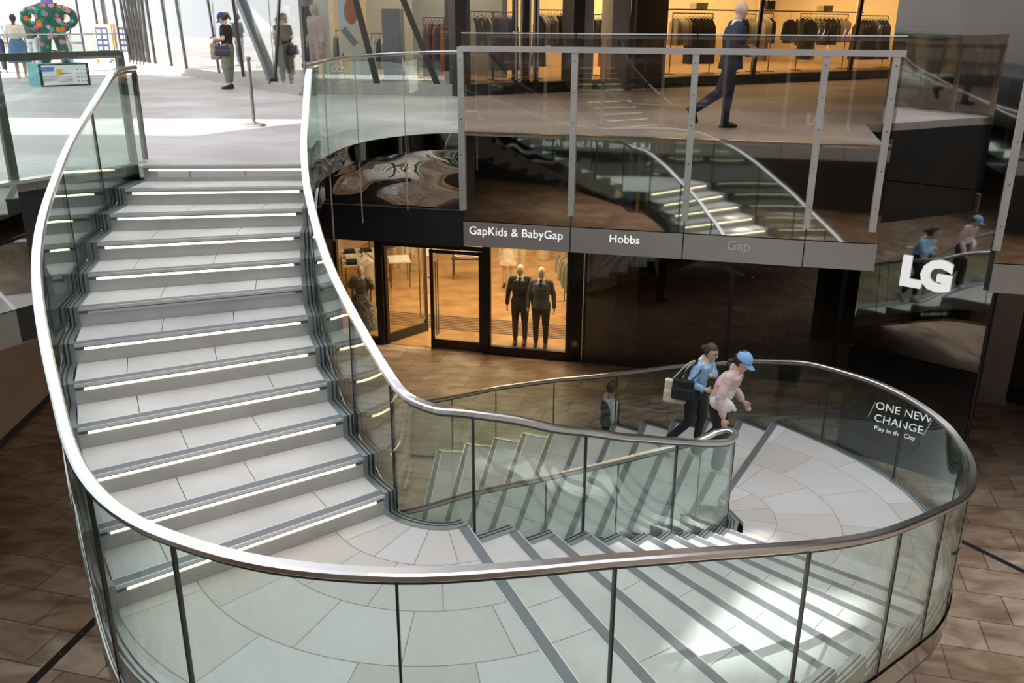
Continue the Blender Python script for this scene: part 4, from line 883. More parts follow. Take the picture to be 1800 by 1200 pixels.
for lab, px, py, zz, kind in (('mannequin in a pale pleated dress standing deep inside the shop', 893, 503, ZF+.02, 0), ('mannequin in sand coloured trousers behind the suited pair', 913, 476, ZF+.25, 1), ('mannequin in khaki trousers at the back of the shop, left of the open door', 700, 470, ZF+.02, 1)):
    root, j, R, shoe, trousers, top = mann(lab, px, py, hh, zz, hs=1.03)
    if kind == 0:
        m_ = MB(); loft(m_, [((0, 0, 1.4), .10, .15, 0), ((0, 0, 1.06), .12, .15, 0), ((0, 0, .62), .22, .26, 0)]); organic('dress', m_, 'cream', root, .015, 2, .014); shoe('l', 'shoe_black'); shoe('r', 'shoe_black')
    else: trousers('cream', .075, .06, .1); top('white_cloth', .6, .02, 0, .005, 'shirt')
# garments: thin folded cloth on a hanger
def garment_mesh(kind, L, seed):
    rg = random.Random(seed); m_ = MB(); vs = []; fs = []; nz, ny = 10, 16
    for j_ in range(nz+1):
        u = j_/nz; z = -.06-u*L
        half = .05+.17*min(1, u*7) if u < .15 else .21+ (.05*u if kind == 'dress' else 0)
        for k in range(ny):
            a = 2*pi*k/ny; fold = 1+.35*math.sin(5*a+seed)*min(1, u*2); th = (.028+.022*u)*fold
            vs.append((math.sin(a)*th, math.cos(a)*half*(1+.04*math.sin(seed+6*u)), z - (.0 if u > .1 else abs(math.cos(a))*.04)))
    fs = [(i*ny+k, i*ny+(k+1) % ny, (i+1)*ny+(k+1) % ny, (i+1)*ny+k) for i in range(nz) for k in range(ny)] + [tuple(range(ny)), tuple(reversed(range(nz*ny, (nz+1)*ny)))]
    m_.add(vs, fs, True)
    if kind == 'jacket':
        for s_ in (1, -1): m_.tube([(.0, s_*.20, -.10), (.01, s_*.26, -.3), (.02, s_*.27, -.58)], [.035, .035, .03], 8)
    m_.tube([(0, -.16, -.075), (0, -.02, -.03), (0, 0, -.025), (0, 0, .0)], .006, 6); m_.tube([(0, .16, -.075), (0, .02, -.03)], .006, 6); m_.tube([(0, 0, -.01), (0, .02, .02), (0, .0, .045), (0, -.02, .03)], .004, 6)
    return m_
GM = {}
for kd, L in (('dress', 1.15), ('blouse', .68), ('jacket', .75), ('trousers', .95)):
    for sd_ in (1, 2):
        oo = obj('garment_proto', garment_mesh(kd, L, sd_*2.3), 'cream'); GM[(kd, sd_)] = oo.data; bpy.data.objects.remove(oo)
ORD = ['first', 'second', 'third', 'fourth', 'fifth', 'sixth', 'seventh', 'eighth', 'ninth', 'tenth', 'eleventh', 'twelfth', 'thirteenth', 'fourteenth', 'fifteenth', 'sixteenth', 'seventeenth', 'eighteenth']
COLN = {'cream': 'cream', 'black_cloth': 'black', 'white_cloth': 'white', 'purple': 'purple', 'rust': 'rust', 'beige': 'beige', 'grey_cloth': 'grey', 'navy': 'navy', 'pattern': 'monochrome', 'olive': 'olive', 'pink': 'pink'}
def rack(A, B, z, items, where, ends=True, turn=0, base=0, stand=True):
    """clothes rail from A to B (plan points) with garments as things of their own"""
    A, B = V(A), V(B); d = (B-A).normalized(); yaw = math.atan2(d.y, d.x); L = (B-A).length
    rt = empty('clothes_rail', (A.x, A.y, base), 'dark metal clothes rail '+where, 'clothes rail', rz=yaw)
    rb = MB(); rb.tube([(0, 0, z-base), (L, 0, z-base)], .014, 8); obj('rail', rb, 'steel_dark', rt)
    for x in (0, L): lb = MB(); lb.tube([(x, 0, 0.01), (x, 0, z-base)], .014, 8); lb.box((x, 0, .012), (.05, .4, .02)); obj('upright', lb, 'steel_dark', rt)
    n_ = len(items)
    for i, (kd, col) in enumerate(items):
        o = bpy.data.objects.new('hanging_'+kd, GM[(kd, 1+i % 2)]); COL.objects.link(o); p = A+d*(L*(i+.5)/n_)
        o.location = (p.x, p.y, z-.047); o.rotation_euler = (0, 0, yaw+turn+random.uniform(-.15, .15))
        o.material_slots[0].link = 'OBJECT'; o.material_slots[0].material = M[col]
        tag(o, f'{COLN[col]} {kd}, {ORD[i]} from left on the rail {where}', 'garment', 'clothes on the rail '+where)
def seq(s_):
    K = dict(d='dress', b='blouse', j='jacket', t='trousers'); Cc = dict(c='cream', k='black_cloth', w='white_cloth', p='purple', r='rust', e='beige', g='grey_cloth', n='navy', x='pattern', o='olive', i='pink')
    return [(K[s_[i]], Cc[s_[i+1]]) for i in range(0, len(s_), 2)]
A_ = unz(735, 478, ZF); B_ = unz(792, 505, ZF)
rack(unz(722, 478, ZF)[:2], unz(760, 486, ZF)[:2], ZF+1.9, seq('dwdwdcdw'), 'behind the lower shop doors', base=ZF)
rack(unz(992, 530, ZF)[:2], unz(1006, 560, ZF)[:2], ZF+1.5, seq('jojejojo'), 'at the right wall downstairs', base=ZF)
rack(unz(603, 445, ZF)[:2], unz(650, 452, ZF)[:2], ZF+1.6, seq('bwbcbgbwbc'), 'at the back left downstairs', base=ZF)
rack(unz(640, 520, ZF)[:2], unz(662, 540, ZF)[:2], ZF+1.3, seq('bwbwbc'), 'beside the long table downstairs', base=ZF)
# tables
def table(px, py, sx, sy, h, label, rz=0.3, topm='cream'):
    p = unz(px, py, ZF); rt = empty('display_table', (p.x, p.y, ZF), label, 'table', rz=rz)
    t_ = MB(); t_.box((0, 0, h), (sx, sy, .04)); obj('tabletop', t_, topm, rt)
    for x in (1, -1):
        for y in (1, -1): l_ = MB(); l_.bar((x*(sx/2-.04), y*(sy/2-.04), .01), (x*(sx/2-.04), y*(sy/2-.04), h), .03, .03); obj('leg', l_, 'steel_dark', rt)
    return rt, p
rt, p1_ = table(634, 500, 1.0, 2.0, .8, 'long pale display table with folded clothes at the left of the lower shop', .25)
for i, (x, y, c_) in enumerate(((-.25, -.7, 'black_cloth'), (.25, -.65, 'white_cloth'), (-.25, -.1, 'white_cloth'), (.25, -.05, 'cream'), (-.22, .5, 'black_cloth'), (.25, .55, 'black_cloth'))):
    f = MB()
    for k in range(3): f.box((0, 0, .015+k*.028), (.30-.01*k, .36, .024), .03*k)
    o = obj('folded_clothes', f, c_); q = Matrix.Rotation(.25, 3, 'Z') @ V((x, y, 0)); o.location = (p1_.x+q.x, p1_.y+q.y, ZF+.82); o.rotation_euler = (0, 0, .25)
    tag(o, f'{COLN[c_]} stack of folded clothes on the long display table, {["front left", "front right", "middle left", "middle right", "back left", "back right"][i]}', 'folded clothes', 'folded clothes on the long table')
rt, p2_ = table(703, 500, .6, .8, .75, 'small white table behind the open shop door', .2, 'white_cloth')
rt, p3_ = table(822, 488, .9, .55, .62, 'low table with pink clothes and straw hats in the lower shop', 0, 'steel_dark')
for i, x in enumerate((-.22, .22)):
    hb = MB(); hb.lathe([(.17, 0), (.175, .006), (.09, .012), (.088, .07), (.07, .095), (.01, .10)], n=24); o = obj('straw_hat', hb, 'cream'); o.location = (p3_.x+x, p3_.y+.1, ZF+.642); tag(o, ['straw hat at the left of the low table', 'straw hat at the right of the low table'][i], 'hat', 'straw hats on the low table')
f = MB()
for k in range(3): f.box((0, 0, .015+k*.028), (.34, .22, .024), .05*k)
o = obj('folded_clothes', f, 'pink'); o.location = (p3_.x-.0, p3_.y-.15, ZF+.642); tag(o, 'pink folded clothes at the front of the low table', 'folded clothes')
p = unz(955, 455, ZF); pt = empty('plant_pot', (p.x, p.y, ZF), 'pale cylindrical plant pot at the back of the lower shop', 'plant pot')
b = MB(); b.lathe([(.2, 0.01), (.23, .02), (.24, .5), (.21, .5), (.2, .42)], n=24); obj('pot', b, 'mannequin', pt)
b = MB()
for i in range(26):
    a = random.uniform(0, 6.28); l_ = random.uniform(.15, .35); t_ = random.uniform(.1, .5); q = V((math.cos(a)*t_*l_*2, math.sin(a)*t_*l_*2, .42+l_)); b.bar((math.cos(a)*.05, math.sin(a)*.05, .40), q, .03, .006)
M['leaf'] = pbr('leaf', (.05, .12, .03), .5); obj('foliage', b, 'leaf', pt)
# number plate "25" on the dark pier
tc1 = tl(1022)
b = MB(); q1, q2 = lo(t_c, -.02), lo(tc1, -.02); b.prism([tuple(q1), tuple(q2), tuple(lo(tc1, .3)), tuple(lo(t_c, .3))], ZF, TOPZ); pier = obj('shopfront_pier', b, 'black'); tag(pier, 'black pier with number plate between the lit shop and the dark shopfront', 'pier')
q = lo((t_c+tc1)/2, -.035); pb_ = MB(); pb_.box((q.x, q.y, ZF+.42), (.17, .02, .17), ang0); pl = obj('number_plate', pb_, 'steel_dark', pier); text('numerals', '25', 'white', .12, (q.x+NIN.x*-.013, q.y+NIN.y*-.013, ZF+.42), (UF.x, UF.y, 0), (0, 0, 1), pl, ext=.001)
# dark shopfront to the right
edges = [tl(1024), tl(1278), tl(1470), 9.5]
for i, lab in enumerate(('dark unlit shop window with a pale column behind, right of the numbered pier', 'dark unlit shop window below the blank end of the sign band', 'dark unlit shop window half hidden by the mirrored pylon')):
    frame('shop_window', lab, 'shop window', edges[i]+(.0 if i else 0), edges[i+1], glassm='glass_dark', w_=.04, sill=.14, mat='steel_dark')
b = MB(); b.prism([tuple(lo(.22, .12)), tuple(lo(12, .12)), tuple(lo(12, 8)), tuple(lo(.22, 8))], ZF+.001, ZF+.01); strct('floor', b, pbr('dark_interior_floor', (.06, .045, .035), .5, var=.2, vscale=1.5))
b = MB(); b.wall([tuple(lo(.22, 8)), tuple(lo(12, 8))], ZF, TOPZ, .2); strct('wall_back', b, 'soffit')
def column(A, w1, label, mat='column', z0=ZF, z1=TOPZ, rz=None):
    b = MB(); b.box((A.x, A.y, (z0+z1)/2), (w1, w1, z1-z0), ang0 if rz is None else rz); b.box((A.x, A.y, z0+.06), (w1+.03, w1+.03, .12), ang0 if rz is None else rz); o = obj('column', b, mat); tag(o, label, 'column')
column(lo(tl(1092), .75), .42, 'pale square column inside the dark shop window')
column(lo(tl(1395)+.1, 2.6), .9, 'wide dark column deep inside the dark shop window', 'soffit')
# lower floor: left wall, right pier, floor drains
WL = [(-8.85, 5), (-8.95, 13), (-9.2, 16.3), (-7.9, 20.9)]
for i in range(3):
    a, e = V(WL[i]), V(WL[i+1]); d = (e-a).normalized(); b = MB(); b.wall([tuple(a), tuple(e)], ZF+.14, TOPZ, .12); strct('wall_left', b, 'mirror_dark' if i == 0 else 'column')
    b = MB(); b.wall([tuple(a), tuple(e)], ZF, ZF+.14, .16); strct('baseboard_left', b, 'steel_dark')
pc = unz(1727, 700, ZF); column(V((pc.x+.1, pc.y)), .5, 'pinkish stone pier behind the mirrored pylon at the right', 'column')
ra, re = V((pc.x+.4, pc.y-.1)), V((pc.x+6, pc.y-4.6)); rroot = empty('shop_window', (0, 0, 0), 'dark shop window at the far right of the lower floor', 'shop window')
b = MB(); b.wall([tuple(ra), tuple(re)], ZF+.14, TOPZ, .02); obj('glass_pane', b, 'glass_dark', rroot); b = MB(); b.wall([tuple(ra), tuple(re)], ZF, ZF+.14, .1); obj('sill', b, 'mullion', rroot)
b = MB(); b.wall([tuple(ra+V((1, 2.2))), tuple(re+V((1, 2.2)))], ZF, TOPZ, .1); strct('wall_right', b, 'soffit')
def drain(a, e, label, w_=.11):
    root = MB(); a, e = V(a[:2]), V(e[:2]); root.bar(P3(a, ZF+.003), P3(e, ZF+.003), w_, .006); o = obj('floor_drain', root, 'steel_dark'); tag(o, label, 'floor drain')
    n_ = int((e-a).length/.35); s_ = MB()
    for i in range(1, n_): q = a+(e-a)*i/n_; s_.lathe([(.018, 0), (.018, .006), (.012, .008)], (q.x, q.y, ZF+.005), 10)
    obj('stud', s_, 'steel', o)
drain(unz(25, 1230, ZF), unz(178, 1080, ZF), 'dark metal strip with studs across the brown floor at the lower left')
drain(unz(1688, 950, ZF), unz(1860, 1034, ZF), 'slotted floor drain at the lower right of the stair', .09)
# ------------------------------------------------------------------ upper shops
ud = (C3-C2).normalized(); un = V((-ud.y, ud.x)); angu = math.atan2(ud.y, ud.x)
def up(t, d=0): return C2+ud*t+un*d
def tu(px, d=0): q = online(px, C2+un*d, C3+un*d, 100); return (q-C2).dot(ud)
b = MB(); b.prism([tuple(up(0, .1)), tuple(up(17.5, .1)), tuple(up(17.5, 7)), tuple(up(-.4, 7))], .18, .24); strct('floor', b, pbr('tan_shop_floor', (.42, .30, .17), .45, var=.1))
b = MB(); b.wall([tuple(up(-.4, 7)), tuple(up(17.5, 7))], 0, 3.6, .2); strct('wall_back', b, 'shop_wall')
b = MB(); b.prism([tuple(up(17.3, 0)), tuple(up(17.6, 0)), tuple(up(17.6, 7)), tuple(up(17.3, 7))], 0, 3.6); strct('wall_right', b, 'shop_wall')
for t0, e_, c_ in ((2.5, 90, (1, .72, .38)), (8, 150, (1, .70, .34)), (13.5, 150, (1, .70, .34))):
    q = up(t0, 3.5); area('shop_ceiling_lights', (q.x, q.y, 3.45), 5, 5, e_*2.9, c_, (0, 0, angu))
def upbay(px0, px1, label, glassm='glass_shop', slant=0):
    t0, t1 = tu(px0), tu(px1); root = empty('shop_window', (0, 0, 0), label, 'shop window')
    f = MB(); f.bar(P3(up(t0), .12), P3(up(t1), .12), .14, .24); obj('plinth', f, 'mullion', root)
    f = MB(); q = up(t0); f.bar(P3(q, .0), (q.x+ud.x*slant, q.y+ud.y*slant, 3.6), .09, .16); obj('mullion', f, 'mullion', root)
    g = MB(); g.wall([tuple(up(t0+.06)), tuple(up(t1-.02))], .24, 3.55, .016); obj('glass_pane', g, glassm, root)
upbay(823, 905, 'upper shop window with purple dresses, left of the tall door pulls')
upbay(942, 1005, 'upper shop window with striped blouse, right of the tall door pulls')
upbay(1105, 1325, 'upper shop window behind the striding man', slant=.12)
upbay(1325, 1495, 'upper shop window of black jackets right of the striding man', slant=.25)
upbay(1495, 1585, 'upper shop window of dark clothes beside the mirrored pylon', slant=.3)
def pier2(px0, px1, label, mat, d0=-.05, d1=.4, z1=3.58):
    t0, t1 = tu(px0), tu(px1); b = MB(); b.prism([tuple(up(t0, d0)), tuple(up(t1, d0)), tuple(up(t1, d1)), tuple(up(t0, d1))], 0, z1); o = obj('pier', b, mat); tag(o, label, 'pier')
pier2(799, 823, 'dark bronze pier at the corner of the upper shop', 'mullion'); pier2(1005, 1024, 'dark pier left of the grey column', 'mullion')
pier2(1024, 1046, 'grey steel column behind the pair of bike-like stands', 'steel_post', .1, .5); pier2(1074, 1105, 'bright stone pier with notices', 'plinth', 0, .4); pier2(1122, 1176, 'broad black panel between the upper shops', 'black', .12, .3)
dr = empty('shop_door', (0, 0, 0), 'double glass doors with tall tubular steel pulls in the upper shop', 'door')
for px in (905, 924, 942):
    q = up(tu(px)); f = MB(); f.box((q.x, q.y, 1.8), (.09 if px != 924 else .17, .1, 3.6), angu); obj('door_stile', f, 'mullion', dr)
f = MB(); f.bar(P3(up(tu(905)), .13), P3(up(tu(942)), .13), .1, .24); obj('kick_rail', f, 'mullion', dr)
g = MB(); g.wall([tuple(up(tu(906), .03)), tuple(up(tu(941), .03))], .25, 3.5, .014); obj('glass_pane', g, 'glass_shop', dr)
for px in (902, 911, 926, 933, 940):
    q = up(tu(px), -.12); f = MB(); f.tube([(q.x, q.y, .3), (q.x, q.y, 2.4)], .022, 10)
    for z in (.4, .85, 1.3, 2.3): f.tube([(q.x, q.y, z), (q.x+un.x*.12, q.y+un.y*.12, z)], .012, 8)
    obj('pull_handle', f, 'steel', dr)
# notices on the bright pier
for px, z, c_, lb in ((1088, 1.06, 'purple', 'small purple notice on the bright stone pier'), (1086, .86, 'rust', 'small red notice on the bright stone pier')):
    q = up(tu(px), -.01); f = MB(); f.box((q.x, q.y, z), (.13, .01, .13), angu); o = obj('notice', f, c_); tag(o, lb, 'notice')
def urack(px0, px1, d, z, items, where): rack(up(tu(px0, d), d), up(tu(px1, d), d), z, seq(items), where, base=.24)
urack(826, 868, .9, 1.72, 'dcjkbcjkbebcjk', 'of tops nearest the upper corner pier')
urack(866, 904, 1.0, 1.72, 'dpdpdpdpdpdpdpdpdp', 'left of the door pulls')
urack(944, 1002, 1.0, 1.78, 'dkbwbcbxbxbwjkjkjkjkjk', 'right of the door pulls')
urack(1042, 1073, 1.6, 1.7, 'jkjnjkdrdrdr', 'beside the bright pier')
urack(1178, 1248, .9, 1.75, 'bebebwbcbedkdkdkdkdkdkdk', 'left of the striding man')
urack(1290, 1322, 1.0, 1.75, 'jkjkbcbcbwbc', 'right of the striding man')
urack(1328, 1352, .8, 1.78, 'dcdcbcbk', 'at the left of the black jacket window')
urack(1400, 1482, 1.0, 1.78, 'jkdkdcbxbxjkjkjkbcbibi', 'at the right of the black jacket window')
urack(1500, 1552, .9, 1.75, 'dkdkdkdkdkdgdkdkdk', 'beside the mirrored pylon')
# two jackets shown face-on
for i, px in enumerate((1383, 1417)):
    q = up(tu(px, .5), .5); rt = empty('display_jacket', (q.x, q.y, 1.62), ['black jacket shown face-on under the bag shelf', 'second black jacket shown face-on, right of the first'][i], 'jacket', rz=angu)
    m_ = MB(); loft(m_, [((0, 0, -.62), .10, .22, pi/2), ((0, 0, -.3), .09, .21, pi/2), ((0, 0, -.08), .07, .2, pi/2), ((0, 0, 0), .05, .08, pi/2)])
    for s_ in (1, -1): caps(m_, (s_*.2, 0, -.1), (s_*.31, -.02, -.5), .055, .045)
    organic('jacket_body', m_, 'black_cloth', rt, .018, 2, .008); h_ = MB(); h_.tube([(-.15, 0, -.02), (0, 0, .05), (0, 0, .12)], .006, 6); obj('hanger', h_, 'steel_dark', rt)
q = up(tu(1345, 1.0), 1.0); rt = empty('handbag', (q.x, q.y, 1.86), 'black handbag on the shelf above the cream clothes', 'bag', rz=angu)
m_ = MB(); m_.box((0, 0, .13), (.32, .12, .24)); organic('bag_body', m_, 'black_cloth', rt, .016, 3); h_ = MB(); h_.tube(spline([(-.1, 0, .24), (-.06, 0, .38), (.06, 0, .38), (.1, 0, .24)], .03), .012, 6); obj('handle', h_, 'black_cloth', rt, fix=False)
q0_, q1_ = up(tu(1176, 1.2), 1.2), up(tu(1322, 1.2), 1.2); b = MB(); b.bar(P3(q0_, 1.84), P3(q1_, 1.84), .35, .03); o = obj('wall_shelf', b, 'steel_dark'); tag(o, 'dark shelf above the rails behind the striding man', 'shelf')
q0_, q1_ = up(tu(1327, 1.2), 1.2), up(tu(1500, 1.2), 1.2); b = MB(); b.bar(P3(q0_, 1.84), P3(q1_, 1.84), .35, .03); o = obj('wall_shelf', b, 'steel_dark'); tag(o, 'dark shelf above the rails in the black jacket window', 'shelf')
for px, lb in ((1222, 'cream box on the shelf, left of the striding man'), (1440, 'brown box on the shelf above the black jackets')):
    q = up(tu(px, 1.2), 1.2); b = MB(); b.box((q.x, q.y, 1.935), (.4, .25, .15), angu); b.box((q.x, q.y, 1.99), (.42, .27, .05), angu); o = obj('storage_box', b, 'cream' if px < 1300 else 'beige'); tag(o, lb, 'box')
# ------------------------------------------------------------------ corner shop with sloping mullions
fc = C1; fd = (C2-C1).normalized(); fn2 = V((-fd.y, fd.x)); angc = math.atan2(fd.y, fd.x)
def cp(t, d=0): return C1+fd*t+fn2*d
def tcn(px, d=0): q = online(px, C1+fn2*d, C2+fn2*d, 100); return (q-C1).dot(fd)
b = MB(); b.prism([tuple(cp(.05, .1)), tuple(cp(3.6, .1)), tuple(cp(2.2, 6)), tuple(cp(-3, 6))], .15, .22); strct('floor', b, pbr('grey_shop_floor', (.30, .28, .26), .5))
b = MB(); b.wall([tuple(cp(-3.2, 6)), tuple(cp(2.2, 6))], 0, 3.6, .15); strct('wall_back', b, pbr('grey_shop_wall', (.42, .40, .38), .7))
q = cp(1.5, 3); area('shop_ceiling_lights', (q.x, q.y, 3.4), 3, 2.5, 45, (1, .88, .7))
Lc = (C2-C1).length
def cbay(t0, t1, s0, s1, label):
    root = empty('shop_window', (0, 0, 0), label, 'shop window'); f = MB(); f.bar(P3(cp(t0), .12), P3(cp(t1), .12), .16, .24); obj('plinth', f, 'plinth', root)
    f = MB(); q = cp(t1); f.bar(P3(q, .22), (q.x+fd.x*s1, q.y+fd.y*s1, 3.6), .07, .12); obj('sloping_mullion', f, 'mullion', root)
    g = MB(); a, e = cp(t0+.03), cp(t1-.03); a2, e2 = a+fd*s0, e+fd*s1; vs = []
    for off in (0, .014):
        o_ = fn2*off; vs += [(a.x+o_.x, a.y+o_.y, .24), (e.x+o_.x, e.y+o_.y, .24), (e2.x+o_.x, e2.y+o_.y, 3.55), (a2.x+o_.x, a2.y+o_.y, 3.55)]
    g.add(vs, [(0, 1, 2, 3), (7, 6, 5, 4), (0, 4, 5, 1), (1, 5, 6, 2), (2, 6, 7, 3), (3, 7, 4, 0)]); obj('glass_pane', g, 'glass_clear', root)
ta, tb_, tcc = tcn(528), tcn(661), tcn(768)
cbay(ta, tb_, .3, -.75, 'corner shop window with the orange poster behind the stair head'); cbay(tb_, tcc, -.75, -1.35, 'corner shop window with sloping mullion and grey cabinets')
cbay(tcc, Lc, -1.3, -.05, 'narrow corner shop window with rust coloured dress')
q = cp(tcn(594), -.02); rtc = empty('shop_name', (q.x, q.y, 0), 'small white shop name low on the corner window', 'sign'); text('lettering', 'COS', 'white', .17, (0, 0, .52), (fd.x, fd.y, 0), (0, 0, 1), rtc, ext=.002)
# poster
q = cp(tcn(618, .6), .6); rt = empty('window_poster', (q.x, q.y, .9), 'tall poster of an orange draped shape against pale sky', 'poster', rz=angc)
b = MB(); b.box((0, 0, .75), (.50, .03, 1.6)); obj('poster_board', b, pbr('poster_sky', (.62, .70, .85), .5), rt)
b = MB(); b.box((0, -.018, .25), (.48, .006, .55)); obj('pale_ground', b, pbr('poster_ground', (.75, .66, .48), .5), rt)
b = MB(); b.ell((.04, -.025, .8), (.15, .012, .26)); b.ell((.0, -.025, 1.15), (.08, .012, .16)); obj('orange_shape', b, 'rust', rt); b = MB(); b.bar((-.15, -.025, .45), (.12, -.025, .12), .01, .14); obj('grey_shape', b, 'grey_cloth', rt)
for px, lb, c_, w_, h_ in ((574, 'white tapering pedestal inside the corner shop', 'white_cloth', .34, 1.9), (693, 'tall grey cabinet inside the corner shop', 'grey_cloth', .42, 1.55), (552, 'dark grey cabinet at the left of the corner shop', 'steel_dark', .3, 1.6)):
    q = cp(tcn(px, 1.2), 1.2); b = MB(); b.box((q.x, q.y, .22+h_/2), (w_, .4, h_), angc); b.box((q.x, q.y, .25), (w_+.06, .46, .06), angc); o = obj('cabinet', b, c_); tag(o, lb, 'cabinet')
def crack(px0, px1, d, z, items, where): rack(cp(tcn(px0, d), d), cp(tcn(px1, d), d), z, seq(items), where, base=.22)
crack(583, 603, 1.5, 1.3, 'bejgbw', 'behind the poster'); crack(655, 682, 1.6, 1.25, 'bcbebkbwbc', 'left of the grey cabinet'); crack(745, 782, 1.3, 1.6, 'drdrdkdrdkdr', 'at the end of the corner shop')
for px, lb in ((632, 'white trousers hanging below the poster, left pair'), (645, 'white trousers hanging below the poster, right pair')):
    q = cp(tcn(px, .9), .9); o = bpy.data.objects.new('hanging_trousers', GM[('trousers', 1)]); COL.objects.link(o); o.location = (q.x, q.y, 1.25); o.rotation_euler = (0, 0, angc+pi/2); o.material_slots[0].link = 'OBJECT'; o.material_slots[0].material = M['white_cloth']; tag(o, lb, 'garment')
# ------------------------------------------------------------------ long street front at the left, leaning mullions and doors
sd1 = (C0-C00).normalized(); sn = V((-sd1.y, sd1.x)); angs = math.atan2(sd1.y, sd1.x)
def sp(t, d=0): return C0-sd1*t+sn*d          # t measured away from the corner
def tsn(px): q = online(px, C0, C00, 100); return (C0-q).dot(sd1)
b = MB(); b.wall([tuple(sp(60, 5)), tuple(sp(-1, 5))], 0, 3.6, .15); strct('wall_left', b, pbr('pale_interior', (.26, .27, .29), .7))
b = MB(); b.prism([tuple(sp(60, .1)), tuple(sp(0, .1)), tuple(sp(0, 5)), tuple(sp(60, 5))], .1, .2); strct('floor', b, pbr('pale_interior_floor', (.3, .29, .28), .5))
pxs = [532, 480, 425, 383, 326, 300, 272, 262, 232, 215, 180, 150]
lean = [.0, -1.3, .5, .7, .6, .5, .4, .15, .15, .4, .3, .3]
desc = ['nearest the corner', 'with the long diagonal brace', 'behind the woman in the navy cap', 'left of the woman in the navy cap', 'third bay left of the navy cap', 'narrow bay right of the doors', 'beside the door posts', 'between the door posts', 'left of the door posts', 'beyond the standing sign', 'furthest along the street']
for i in range(len(pxs)-1):
    t0, t1 = tsn(pxs[i]), tsn(pxs[i+1]); root = empty('street_window', (0, 0, 0), 'leaning street front window, '+desc[i], 'shop window')
    f = MB(); f.bar(P3(sp(t0), .1), P3(sp(t1), .1), .16, .2); f.bar(P3(sp(t0, -.1), .035), P3(sp(t1, -.1), .035), .1, .07); obj('plinth', f, 'plinth', root)
    f = MB(); q = sp(t1); L_ = lean[i+1]; f.bar(P3(q, .18), (q.x-sd1.x*L_, q.y-sd1.y*L_, 3.6), .05, .09); obj('leaning_mullion', f, 'mullion', root)
    g = MB(); g.wall([tuple(sp(t1-.03)), tuple(sp(t0+.03))], .2, 3.55, .014); obj('glass_pane', g, 'glass_clear', root)
t0 = tsn(505); a, e = sp(tsn(475), -.06), sp(tsn(440), -.06); b = MB(); b.bar(P3(sp(tsn(478), -.06), .2), P3(sp(tsn(405), -.06), 3.2), .09, .16); o = obj('diagonal_brace', b, 'steel_dark'); tag(o, 'broad diagonal steel brace on the street front right of the woman in the navy cap', 'brace')
dd = empty('door_posts', (0, 0, 0), 'cluster of slim door posts in the street front above the stair head', 'door')
for px in (232, 238, 244, 250, 256):
    q = sp(tsn(px), -.06); f = MB(); f.bar(P3(q, .1), (q.x+sd1.x*-.25, q.y-sd1.y*-.0, 3.5), .07, .07); obj('post', f, 'mullion', dd)
for i, (px, lb, c_) in enumerate(((453, 'mannequin in tan hooded top inside the street front', 'beige'), (497, 'mannequin in pinkish dress inside the street front near the corner', 'pink'))):
    q = sp(tsn(px), .8); root, j, R, shoe, trousers, top = human('mannequin', lb, 'mannequin', (q.x, q.y, .2), -2.2, None, skin='mannequin', egg=True, face=False, voxel=.018, hs=.98); trousers('black_cloth' if i == 0 else 'pink'); top(c_, .97, .03, -.05, .01, 'top', .07)
# ------------------------------------------------------------------ street things
p = unz(447, 221, 0); rt = empty('barrier_post', (p.x, p.y, 0), 'polished steel barrier post with round base on the street paving', 'barrier post')
b = MB(); b.lathe([(.17, .005), (.175, .012), (.17, .03), (.06, .045), (.03, .06)], n=32); obj('base', b, 'steel', rt); b = MB(); b.lathe([(.025, .05), (.025, .94), (.035, .945), (.035, .99), (.02, 1.0)], n=20); obj('pole', b, 'post_dark', rt)
pa = unz(75, 153, 0); pb2 = unz(158, 149.5, 0); pd = (pb2-pa); pd.z = 0; W_ = pd.length; pd.normalize(); pang = math.atan2(pd.y, pd.x); pn_ = V((-pd.y, pd.x, 0)); HZ = .52
rt = empty('display_plinth', (0, 0, 0), 'white information plinth with turquoise end carrying the painted sculpture', 'plinth')
cpn = pa+pd*W_/2+pn_*.42
b = MB(); b.box((cpn.x, cpn.y, HZ/2), (W_, .84, HZ), pang); obj('plinth_body', b, pbr('turquoise', (.10, .42, .44), .5), rt)
b = MB(); q = cpn-pn_*.425; b.box((q.x, q.y, HZ/2), (W_*.93, .012, HZ*.86), pang); fp_ = obj('information_panel', b, 'white', rt)
b = MB()
for x in (-W_/2, W_/2): q2 = cpn-pn_*.42+pd*x; b.box((q2.x, q2.y, HZ/2), (.05, .03, HZ), pang)
q2 = cpn-pn_*.42; b.box((q2.x, q2.y, .012), (W_, .03, .024), pang); b.box((q2.x, q2.y, HZ-.01), (W_, .03, .02), pang); obj('edging', b, 'black_matt', rt)
def onp(u, z): return q + pd*u*W_/2 - pn_*.01 + V((0, 0, z))
M['badge_y'] = pbr('yellow_badge', (.8, .6, .05), .5); M['badge_b'] = pbr('blue_badge', (.15, .25, .6), .5)
b = MB(); c = onp(-.22, .40); b.bar(c-pd*.07+V((0, 0, -.07)), c+pd*.07+V((0, 0, -.07)), .005, .14); obj('yellow_badge', b, 'badge_y', fp_)
b = MB(); c = onp(-.68, .40); b.bar(c-pd*.14, c+pd*.14, .005, .10); obj('blue_emblem', b, 'badge_b', fp_)
b = MB(); c = onp(.05, .30); b.bar(c-pd*.14, c+pd*.14, .005, .022); obj('red_line', b, 'rust', fp_)
b = MB()
for k in range(4): c = onp(.0, .22-.035*k); b.bar(c-pd*.16, c+pd*.16, .004, .007)
for k in range(4): c = onp(-.7, .24-.035*k); b.bar(c-pd*.16, c+pd*.22, .004, .007)
for i in range(3):
    for k in range(4): c = onp(.55+.16*i, .38-.09*k); b.bar(c-pd*.02, c+pd*.02, .004, .02)
obj('printed_lines', b, 'grey_cloth', fp_)
